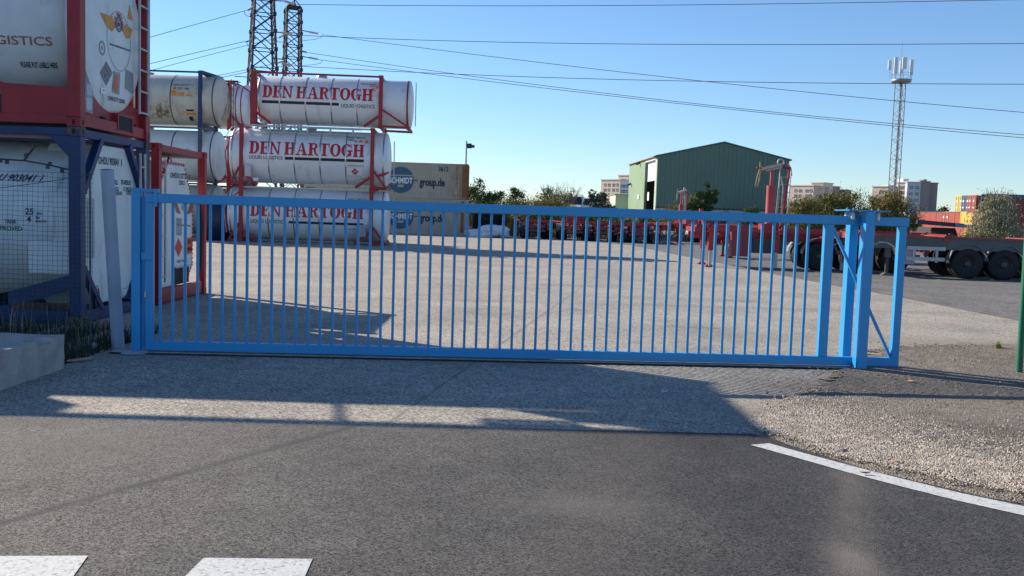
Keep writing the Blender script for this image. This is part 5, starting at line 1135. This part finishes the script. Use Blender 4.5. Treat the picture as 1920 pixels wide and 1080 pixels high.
for t, a, b, Y in ((p1, (480, 11), (464, 19), 118), (p1, (481, 70), (467, 76), 118), (p1, (480, 130), (468, 134), 118), (p1, (534, 2), (552, 8), 118), (p1, (529, 61), (548, 65), 118), (p1, (528, 119), (546, 123), 118),
                   (p2, (536, 64), (522, 71), 140), (p2, (535, 113), (521, 118), 140), (p2, (580, 60), (597, 63), 140), (p2, (561, 95), (575, 98), 140), (p2, (579, 108), (596, 111), 140)): string(t, a, b, Y)
for t, a, b, Y in ((p1, (510, 1), (534, 2), 118), (p1, (511, 60), (529, 61), 118), (p1, (512, 110), (534, 111), 118), (p2, (562, 56), (580, 60), 140), (p2, (562, 105), (579, 108), 140), (p1, (466, 77), (462, 79), 118)):
    A, B = inv(t, at(*a, Y)), inv(t, at(*b, Y)); MB().tube([A, B], .07, 5).build('tie_rod', pylon_m, t)
for t, pts, Y in ((p1, ((458, 21), (459, 27), (466, 31), (480, 31)), 118), (p1, ((462, 79), (464, 85), (470, 89), (480, 90)), 118), (p2, ((604, 65), (602, 70), (590, 74), (562, 77)), 140), (p2, ((604, 113), (602, 118), (590, 121), (562, 124)), 140), (p1, ((518, 73), (520, 78), (530, 79), (536, 79)), 118), (p1, ((516, 120), (518, 124), (526, 125), (536, 124)), 118)):
    MB().tube([inv(t, at(*q, Y)) for q in pts], .035, 5).build('jumper_cable', wire_m, t)
def wire(label, ctrl, Ya, Yb, r=.036):
    xs = [c[0] for c in ctrl]; co = np.polyfit(xs, [c[1] for c in ctrl], min(len(ctrl) - 1, 3)); pts = []
    for x in np.linspace(xs[0], xs[-1], 36):
        f = (x - xs[0]) / (xs[-1] - xs[0]); pts.append(at(x, np.polyval(co, x), Ya + (Yb - Ya) * f))
    return tag(MB().tube(pts, r, 6).build('power_line', wire_m), label, 'power line', 'power lines')
wire('highest power line, running along the top edge of the sky to the right', ((552, 8), (760, 10.5), (1180, 10), (1920, -1), (2200, -7)), 118, 95)
wire('second power line from the top, nearly level over the warehouse and the mast', ((548, 65), (700, 73), (1250, 82.5), (1920, 82), (2200, 80)), 118, 95)
wire('power line sloping down from the farther pylon to the middle of the mast', ((604, 65), (760, 86), (1300, 150), (1920, 211), (2200, 233)), 140, 105, .038)
wire('upper of the paired lines sloping lowest to the right', ((575, 98), (760, 126), (1250, 188), (1920, 253), (2200, 273)), 140, 105, .038)
wire('lower of the paired lines sloping lowest to the right', ((596, 111), (760, 134), (1250, 191), (1920, 259), (2200, 281)), 140, 106, .038)
wire('level power line crossing just above the top of the warehouse', ((546, 123), (760, 135), (1300, 152), (1920, 158), (2200, 158)), 118, 95)
wire('highest power line going left from the nearer pylon', ((464, 19), (291, 67), (100, 122)), 118, 95)
wire('middle power line going left from the nearer pylon', ((467, 76), (291, 117), (100, 165)), 118, 95)
wire('thin line just under the middle one, going left behind the nearer pylon', ((521, 71), (500, 76), (291, 130), (100, 182)), 140, 112)
wire('lowest power line on the left, ending behind the rust stained tank', ((468, 134), (380, 153), (300, 171)), 118, 100)
wire('faint line close under the lowest left one', ((521, 118), (480, 127), (380, 147), (300, 163)), 140, 115)

# ------------------------------------------------------------------ container yard at the right
def far_box(label, x, y, z, c, top=None):
    t = box_container(label, (x, y, z), R(-90 - 82 + 180 - 90 + 90), 6.06, 2.59, c, c, 'containers in the far stacks', True, False); return t
cols_ = [cont_red, cont_red, cont_red, cont_red, cont_red, cont_red, cont_red, cont_yel, cont_yel, cont_red, cont_red, cont_red]
def far_end(label, i, lvl, m):
    f = i / 9.; Y = 169 - 19.5 * f; x = P2(1726 + 11.8 * i, Y); z = -.75 + 2.62 * lvl
    t = empty('shipping_container', label, 'shipping container', (x, Y, z), R(5), 'containers in the far stacks'); W = 2.40
    bx('body', (.05, -W / 2, 0), (6.0, W / 2, 2.55), m, t)
    for y in (-W / 2, W / 2 - .14): bx('corner_post', (0, y, 0), (.16, y + .14, 2.59), m, t)
    bx('end_rail', (0, -W / 2 + .14, 2.44), (.12, W / 2 - .14, 2.59), cont_blu if (lvl == 1 and i not in (4, 7)) else m, t)
    if lvl == 2 or i == 4:
        for s in (-1, 1):
            d = bx('door', (.02, s * .57 - .5, .1), (.055, s * .57 + .5, 2.42), m, t)
            for yy in (-.28, .25): MB().tube([(-.02, s * .57 + yy, .1), (-.02, s * .57 + yy, 2.4)], .03, 5).build('locking_bar', steel, d)
            bx('placard', (.0, s * .57 - .12, 1.5), (.015, s * .57 + .2, 1.85), white_plain, d); bx('placard', (.0, s * .57 - .12, .5), (.015, s * .57 + .2, .75), white_plain, d)
    else:
        for y in np.linspace(-W / 2 + .3, W / 2 - .3, 7): bx('end_rib', (.03, y - .07, .1), (.055, y + .07, 2.4), m, t)
    return t
ordn = ['leftmost', 'second', 'third', 'fourth', 'fifth', 'sixth', 'seventh', 'eighth', 'ninth', 'tenth']
for i in range(10):
    cn = 'yellow' if cols_[i] is cont_yel else 'red'; extra = ' with white marked doors' if i == 4 else ''
    far_end(f'{cn} container end{extra}, {ordn[i]} from the left in the upper far row', i, 1, cols_[i])
    far_end(f'red container end behind the bushes, {ordn[i]} from the left in the ground row', i, 0, cont_red)
for i, m, cn in ((6, cont_yel, 'yellow'), (7, cont_blu, 'dark blue'), (8, cont_red, 'red')): far_end(f'{cn} container end on top of the far stack, under open sky', i, 2, m)
for k, (px, Y, z, m, lb) in enumerate(((1852, 146, 4.6, cont_blu, 'dark blue long container on top, behind the silvery bush'), (1862, 128, 1.9, cont_brn, 'orange red container half hidden behind the silvery bush'), (1890, 105, 2.62, cont_brn, 'dark brown container on the far right above the red cabinet'), (1890, 105, 0, cont_brn, 'dark brown container on the ground at the far right'), (1862, 128, -.75, cont_red, 'red container on the ground behind the silvery bush'))):
    box_container(lb, (P2(px, Y) + 12, Y, z), 0, 12, 2.59, m, m, 'containers in the far stacks', False, False)
box_container('pale green container end beside the leftmost red ones', (P2(1730, 175), 175, 1.3), R(6), 2.6, 2.59, mat('cont_pale', (.36, .44, .34), .6), mat('cont_pale', (1, 1, 1)), 'containers in the far stacks', False, False)

# ------------------------------------------------------------------ vegetation
def leaf_mat(n, c, v=.35): return mat(n, c, .85, var=v, scale=1.3, spec=.2)
G1, G2, G3 = leaf_mat('leaf_dark', (.045, .085, .025)), leaf_mat('leaf_mid', (.085, .13, .035)), leaf_mat('leaf_bright', (.15, .24, .04))
O1, O2, O3 = leaf_mat('leaf_olive', (.22, .205, .058)), leaf_mat('leaf_olive_dark', (.12, .13, .04)), leaf_mat('leaf_ochre', (.30, .20, .06))
S1, S2 = leaf_mat('leaf_silver', (.38, .36, .22)), leaf_mat('leaf_silver_dark', (.22, .22, .14)); Cn1, Cn2 = leaf_mat('needle', (.055, .10, .05)), leaf_mat('needle_grey', (.10, .13, .10))
bark = mat('bark', (.10, .075, .055), .9, var=.3, scale=4); twig_m = mat('twig', (.26, .22, .17), .9)
def crown(blobs, n, leaf, elong=1., up=0., clump=.28, clumps=26, seed=0):
    """blobs: (x,y,z,rx,ry,rz); leaves are small faces in clumps through the volume"""
    r = np.random.default_rng(seed); wts = np.array([b[3] * b[4] * b[5] for b in blobs]) ** .7; wts = wts / wts.sum(); C_, Sx = [], []
    for _ in range(clumps * len(blobs)):
        b = blobs[r.choice(len(blobs), p=wts)]; d = r.normal(size=3); d /= np.linalg.norm(d); k = r.uniform(.25, 1.) ** .5 * r.uniform(.8, 1.12)
        C_.append((b[0] + d[0] * b[3] * k, b[1] + d[1] * b[4] * k, b[2] + d[2] * b[5] * k)); Sx.append(min(b[3], b[5]) * clump * r.uniform(.5, 1.4))
    C_, Sx = np.array(C_), np.array(Sx); idx = r.integers(0, len(C_), n); P = C_[idx] + r.normal(size=(n, 3)) * Sx[idx][:, None] * np.array([1, 1, .8])
    P = P[P[:, 2] > .03]; n = len(P); idx = idx[:n]
    d1 = r.normal(size=(n, 3)); d1[:, 2] += up; d1 /= np.linalg.norm(d1, axis=1)[:, None]; d2 = np.cross(d1, r.normal(size=(n, 3))); d2 /= np.linalg.norm(d2, axis=1)[:, None]
    s = leaf * r.uniform(.6, 1.4, n)[:, None]; a, b = d1 * s * elong, d2 * s * .5
    V = np.stack([P - a, P + b, P + a, P - b], 1).reshape(-1, 3); F = np.arange(4 * n).reshape(n, 4)
    return V, F, (r.random(n) + .35 * np.sin(C_[idx][:, 0] * 3 + C_[idx][:, 2] * 4))
def plant(label, px, Y, blobs, n, leaf, mats, trunk=None, cat='tree', name='tree', elong=1., up=0., clump=.28, clumps=26, group=None, seed=1, stems=3, twigs=0):
    root = empty(name, label, cat, (P2(px, Y), Y, 0), 0, group)
    V, F, w = crown(blobs, n, leaf, elong, up, clump, clumps, seed); me = bpy.data.meshes.new('crown'); me.from_pydata(V.tolist(), [], F.tolist())
    o = link('crown', me, mats, root); k = len(mats); me.polygons.foreach_set('material_index', np.clip((w * k / 1.1).astype(int), 0, k - 1))
    rr = random.Random(seed); g = MB(); tr = trunk or .06; zc = max(b[2] for b in blobs)
    for q in range(stems):
        b = blobs[q % len(blobs)]; g.tube([(rr.uniform(-.2, .2), 0, 0), (b[0] * .5 + rr.uniform(-.1, .1), b[1] * .5, b[2] * .5), (b[0], b[1], b[2] + b[5] * .5)], [tr, tr * .7, tr * .2], 6)
        for _ in range(5):
            f = rr.uniform(.4, .95); p = Vector((b[0] * f, b[1] * f, (b[2] + b[5] * .3) * f)); g.tube([p, p + Vector((rr.uniform(-1, 1) * b[3] * .8, rr.uniform(-1, 1) * b[4] * .6, b[5] * rr.uniform(.1, .7)))], [tr * .4, tr * .12], 4)
    g.build('trunk' if cat == 'tree' else 'stem', bark, root)
    if 960 < px < 1060 and 84 < Y < 101: root.scale = (1.25, 1, 1.14)
    if twigs:
        g = MB()
        for _ in range(twigs):
            b = blobs[rr.randrange(len(blobs))]; th = rr.uniform(-1.2, 1.2); p = Vector((b[0] + b[3] * .5 * math.sin(th), b[1] + rr.uniform(-.5, .5) * b[4], b[2])); L = b[5] * rr.uniform(.9, 1.5); g.tube([p, p + Vector((math.sin(th) * L * .45, 0, L * math.cos(th * .5)))], [.018, .006], 3, False)
        g.build('twigs', twig_m, root)
    return root
def zt_(px, py, Y): return at(px, py, Y).z
SG = 'shrubs and trees behind the parked trailers'
plant('dark green tree just right of the beige containers', 900, 77, [(-.6, 0, 2.9, .9, .8, .9), (-.3, 0, 3.7, .6, .6, .75), (.8, 0, 2.7, .8, .8, .7), (1.5, 0, 3.1, .45, .4, .45), (0, 0, 1.8, 1.6, 1, 1.2)], 9000, .075, [G1, G2, Cn1], .09, group=SG, seed=3)
plant('yellow olive shrub in front of the dark tree by the beige containers', 905, 73.5, [(-.6, 0, 1.4, 1.1, .9, 1.3), (.7, 0, 1.3, 1.0, .9, 1.1), (1.4, 0, 1.2, .7, .7, 1.0), (0, 0, 1.0, 1.6, .9, 1.)], 11000, .06, [O2, O1, O3], .05, 'shrub', 'shrub', 1.6, .8, group=SG, seed=4)
plant('small dark shrub tip standing over the olive hedge', 966, 90, [(0, 0, 3.0, .5, .4, .8), (0, 0, 1.8, 1.0, .6, 1.2)], 3500, .07, [G1, O2], .04, 'shrub', 'shrub', group=SG, seed=5, twigs=10)
plant('olive shrub above the gate rail, left of the orange brown one', 982, 86, [(-1.2, 0, 1.7, 1.3, .7, 1.2), (.9, 0, 1.7, 1.3, .7, 1.15), (0, 0, 1.2, 2.2, .8, 1.2)], 9000, .065, [O1, O2, O3], .05, 'shrub', 'shrub', 1.4, .5, group=SG, seed=6)
plant('flat topped green shrub between the olive and the orange brown ones', 1005, 92, [(0, 0, 1.9, 1.9, .8, 1.3), (.8, 0, 2.1, 1.0, .7, .9)], 6000, .07, [G2, G3, G2], .05, 'shrub', 'shrub', group=SG, seed=7)
plant('orange brown shrub over the gate rail', 1028, 85, [(0, 0, 1.9, 1.3, .7, 1.25), (-.8, 0, 1.5, .9, .7, 1.), (.8, 0, 1.4, 1, .7, 1)], 8000, .06, [O3, O1, O3], .05, 'shrub', 'shrub', 1.4, .4, group=SG, seed=8)
plant('thin pale half bare tree left of the white van', 1034, 95, [(0, 0, 2.9, .9, .6, 1.1), (-.4, 0, 3.3, .5, .4, .6)], 1300, .06, [S2, O1], .04, group=SG, seed=9, stems=5, twigs=50)
plant('pale straggly bush just left of the white van', 1053, 100, [(0, 0, 2.2, 1.1, .8, 1.7), (.6, 0, 2.6, .7, .6, 1.5), (-.5, 0, 2.2, .8, .6, 1.3)], 3000, .06, [S1, S2, O3], .04, 'bush', 'bush', 1.5, 1., group=SG, seed=10, twigs=70)
plant('grey green spiky conifer in front of the pink apartment block', 1122, 84, [(-.2, 0, 3.3, .5, .5, .9), (-.7, 0, 3.5, .3, .3, .6), (.35, 0, 3.2, .4, .4, .8), (.1, 0, 2.2, 1.4, .9, .9), (1.2, 0, 1.8, .9, .8, .7), (-1.0, 0, 1.9, .8, .7, .8), (0, 0, 1.0, 1.9, 1, 1)], 11000, .07, [Cn1, Cn2, Cn2, S2], .08, group=SG, elong=1.8, up=1.2, clump=.2, clumps=40, seed=11)
hd = (('ochre', [O3, O1]), ('bright green', [G3, G2]), ('dark green', [G1, G2]), ('olive', [O1, O2])); pos_ = ['behind the first end on trailer', 'between the first two end on trailers', 'behind the red upright frame', 'right of the red upright frame', 'behind the third end on trailer', 'behind the fourth end on trailer', 'above the stony patch', 'left of the ladder tower trailer', 'between the distant rams', 'under the windswept pine', 'in front of the warehouse plinth']
for i, px in enumerate((968, 1012, 1048, 1082, 1118, 1150, 1186, 1222, 1252, 1330, 1372)):
    hn, hm = hd[(0, 2, 1, 2, 1, 1, 2, 3, 0, 2, 3)[i]]; h = (.95, 1.0, .9, 1.0, .95, .8, .9, .85, .9, .8, .5)[i]
    plant(f'{hn} hedge shrub {pos_[i]}', px, 79.5 + (i % 3), [(-.5, 0, h, 1.1, .8, h), (.5, 0, h * .95, 1.1, .8, h)], 4500, .075, hm, .04, 'shrub', 'shrub', group=SG, seed=20 + i, stems=2)
def wz(): return (random.uniform(-4, 22), random.uniform(71.2, 76), 0)
blades('dry_weeds', 'dry weeds and brambles on the strip behind the parked trailers', 9000, wz, .15, .7, leaf_mat('dry_weed', (.24, .22, .12)), .03)
def sz(): return (random.uniform(9.0, 14.5), random.uniform(70.8, 74), random.uniform(0, .7))
stones('rubble', 'low bank of pale stones and weeds beyond the service road', 3000, sz, .05, .16, [mat('rubble_stone', (.30, .28, .23), .95, var=.35, scale=2)])
bkm = MB(); bkm.poly([(8.8, 70.7, 0), (8.8, 71.4, .7), (8.8, 75, .7), (8.8, 76, 0)], (14, 0, 0)); struct(bkm.build('bank', mat('bank_rubble', (.22, .20, .15), .95, var=.45, scale=3, bump=1., bscale=5)))
# windswept conifer and bushes before the warehouse
Yc = 96
plant('windswept dark pine standing in front of the green warehouse', 1322, Yc, [(-.1, 0, 5.05, .35, .4, .5), (.55, 0, 4.45, .85, .7, .35), (-.6, 0, 4.1, .7, .5, .35), (.5, 0, 3.7, .7, .6, .35), (-.9, 0, 3.2, .9, .6, .4), (-1.5, 0, 2.9, .6, .5, .3), (.3, 0, 2.9, .6, .5, .3), (-.7, 0, 2.3, .8, .5, .3), (.4, 0, 1.9, .9, .6, .3)], 12000, .07, [Cn1, G1, G2, G2], .11, elong=1.7, clump=.3, clumps=22, seed=31, stems=6)
plant('small ochre bush left of the nearer distant ram', 1257, Yc, [(0, 0, 1.9, 1.1, .8, 1.3), (.4, 0, 1.6, 1, .8, 1.2)], 5000, .06, [O1, O3], .05, 'bush', 'bush', 1.5, 1, seed=32)
plant('ochre bush right behind the ladder tower', 1298, Yc + 3, [(0, 0, 3.0, .9, .7, 1.5), (.2, 0, 1.9, 1.1, .8, 1.4)], 6000, .06, [O1, O2], .05, 'bush', 'bush', 1.5, 1, seed=33)
plant('low dark bush at the foot of the windswept pine', 1345, Yc - 3, [(-.6, 0, 1.7, 1.0, .7, .7), (.7, 0, 2.0, .6, .6, .6), (0, 0, 1.1, 1.4, .8, .9)], 5500, .065, [Cn1, G2], .05, 'bush', 'bush', seed=34)
plant('small dark green bush by the warehouse plinth, left of the thick ram', 1407, Yc - 10, [(-.25, 0, 2.3, .45, .5, .7), (.35, 0, 2.4, .45, .5, .75), (0, 0, 1.4, 1.0, .8, .8)], 6000, .06, [G2, G1, G2], .05, 'bush', 'bush', seed=35)
TMG = 'olive tamarisks at the right'
Yt = 92
plant('dark tamarisk right beside the ladder tower', 1470, Yt + 2, [(0, 0, 2.05, 1.26, .9, 2.02), (.5, 0, 1.62, 1.61, .9, 1.46), (-1.0, 0, 1.73, 1.03, .8, 1.34)], 9000, .06, [O2, Cn1, O2], .07, 'tamarisk', 'tamarisk', 1.7, 1, group=TMG, seed=41, twigs=20)
plant('round olive tamarisk in front of the pink apartment block', 1515, Yt - 2, [(-.8, 0, 2.05, 1.38, 1, 1.68), (.7, 0, 2.38, 1.38, 1, 1.68), (0, 0, 1.19, 2.53, 1.1, 1.34)], 14000, .07, [O1, O2, O1, O3], .07, 'tamarisk', 'tamarisk', 1.9, 1, group=TMG, seed=42, twigs=25)
plant('largest tamarisk with bare twigs on top, left of the guide rollers', 1575, Yt, [(-.9, 0, 2.81, 1.72, 1.1, 1.90), (.9, 0, 3.02, 1.49, 1.1, 1.79), (0, 0, 1.51, 2.88, 1.2, 1.68), (1.9, 0, 1.94, 0.92, .9, 1.68)], 19000, .07, [O1, O2, O2, O1], .09, 'tamarisk', 'tamarisk', 1.9, 1, group=TMG, seed=43, twigs=40)
plant('narrow pale tamarisk left of the mast foot', 1634, Yt + 4, [(0, 0, 2.81, 0.92, .8, 2.02), (.2, 0, 1.73, 1.49, .9, 1.68)], 7000, .07, [O1, O2], .06, 'tamarisk', 'tamarisk', 1.9, 1, group=TMG, seed=44, twigs=30)
plant('rusty orange tinted tamarisk at the foot of the antenna mast', 1681, Yt - 1, [(-.9, 0, 2.81, 1.26, 1, 1.79), (.6, 0, 3.13, 1.26, 1, 1.90), (0, 0, 1.62, 2.30, 1.1, 1.68), (1.2, 0, 1.84, 0.92, .9, 1.46)], 17000, .07, [O1, O3, O2, O3], .08, 'tamarisk', 'tamarisk', 1.9, 1, group=TMG, seed=45, twigs=30)
plant('dark low shrub right of the gate end stile', 1722, Yt - 25, [(0, 0, .9, .7, .6, .8), (.3, 0, .7, .9, .6, .6)], 4000, .05, [G1, O2], .04, 'shrub', 'shrub', seed=46)
plant('reddish bramble patch behind the trailer deck', 1742, 72, [(0, 0, .6, 1.5, .7, .6), (.8, 0, .5, 1.1, .6, .5)], 3000, .05, [leaf_mat('leaf_red', (.28, .10, .07)), O3], .03, 'shrub', 'shrub', seed=47)
plant('tall silvery feathery bush before the container stacks', 1868, 58, [(-.1, 0, 2.3, 1.1, .8, 1.1), (0, 0, 3.0, .8, .6, .9), (-.4, 0, 1.3, 1.2, .8, 1.0), (.5, 0, 1.5, .9, .8, 1.0)], 15000, .036, [S1, S2, S1], .06, 'bush', 'bush', 2.3, 1.6, seed=48, twigs=150, clump=.34)
plant('green weedy shrub under the silvery bush', 1835, 54, [(0, 0, .9, 1.3, .7, .7), (-1.2, 0, .6, .7, .5, .6), (1.2, 0, .7, .8, .5, .7)], 6000, .04, [leaf_mat('leaf_weed', (.13, .16, .06)), S2, O1], .03, 'shrub', 'shrub', 1.6, .8, seed=49, twigs=20)
plant('tiny distant dark tree left of the yellow container end', 1766, 230, [(0, 0, 5.6, 1.3, 1, 1.3), (-.6, 0, 4.5, 1.8, 1, 1.2), (0, 0, 2.5, 1.8, 1, 2)], 2500, .22, [G1, Cn1], .15, seed=50)
def hz(): return (random.uniform(-60, 160), random.uniform(84, 170), 0)
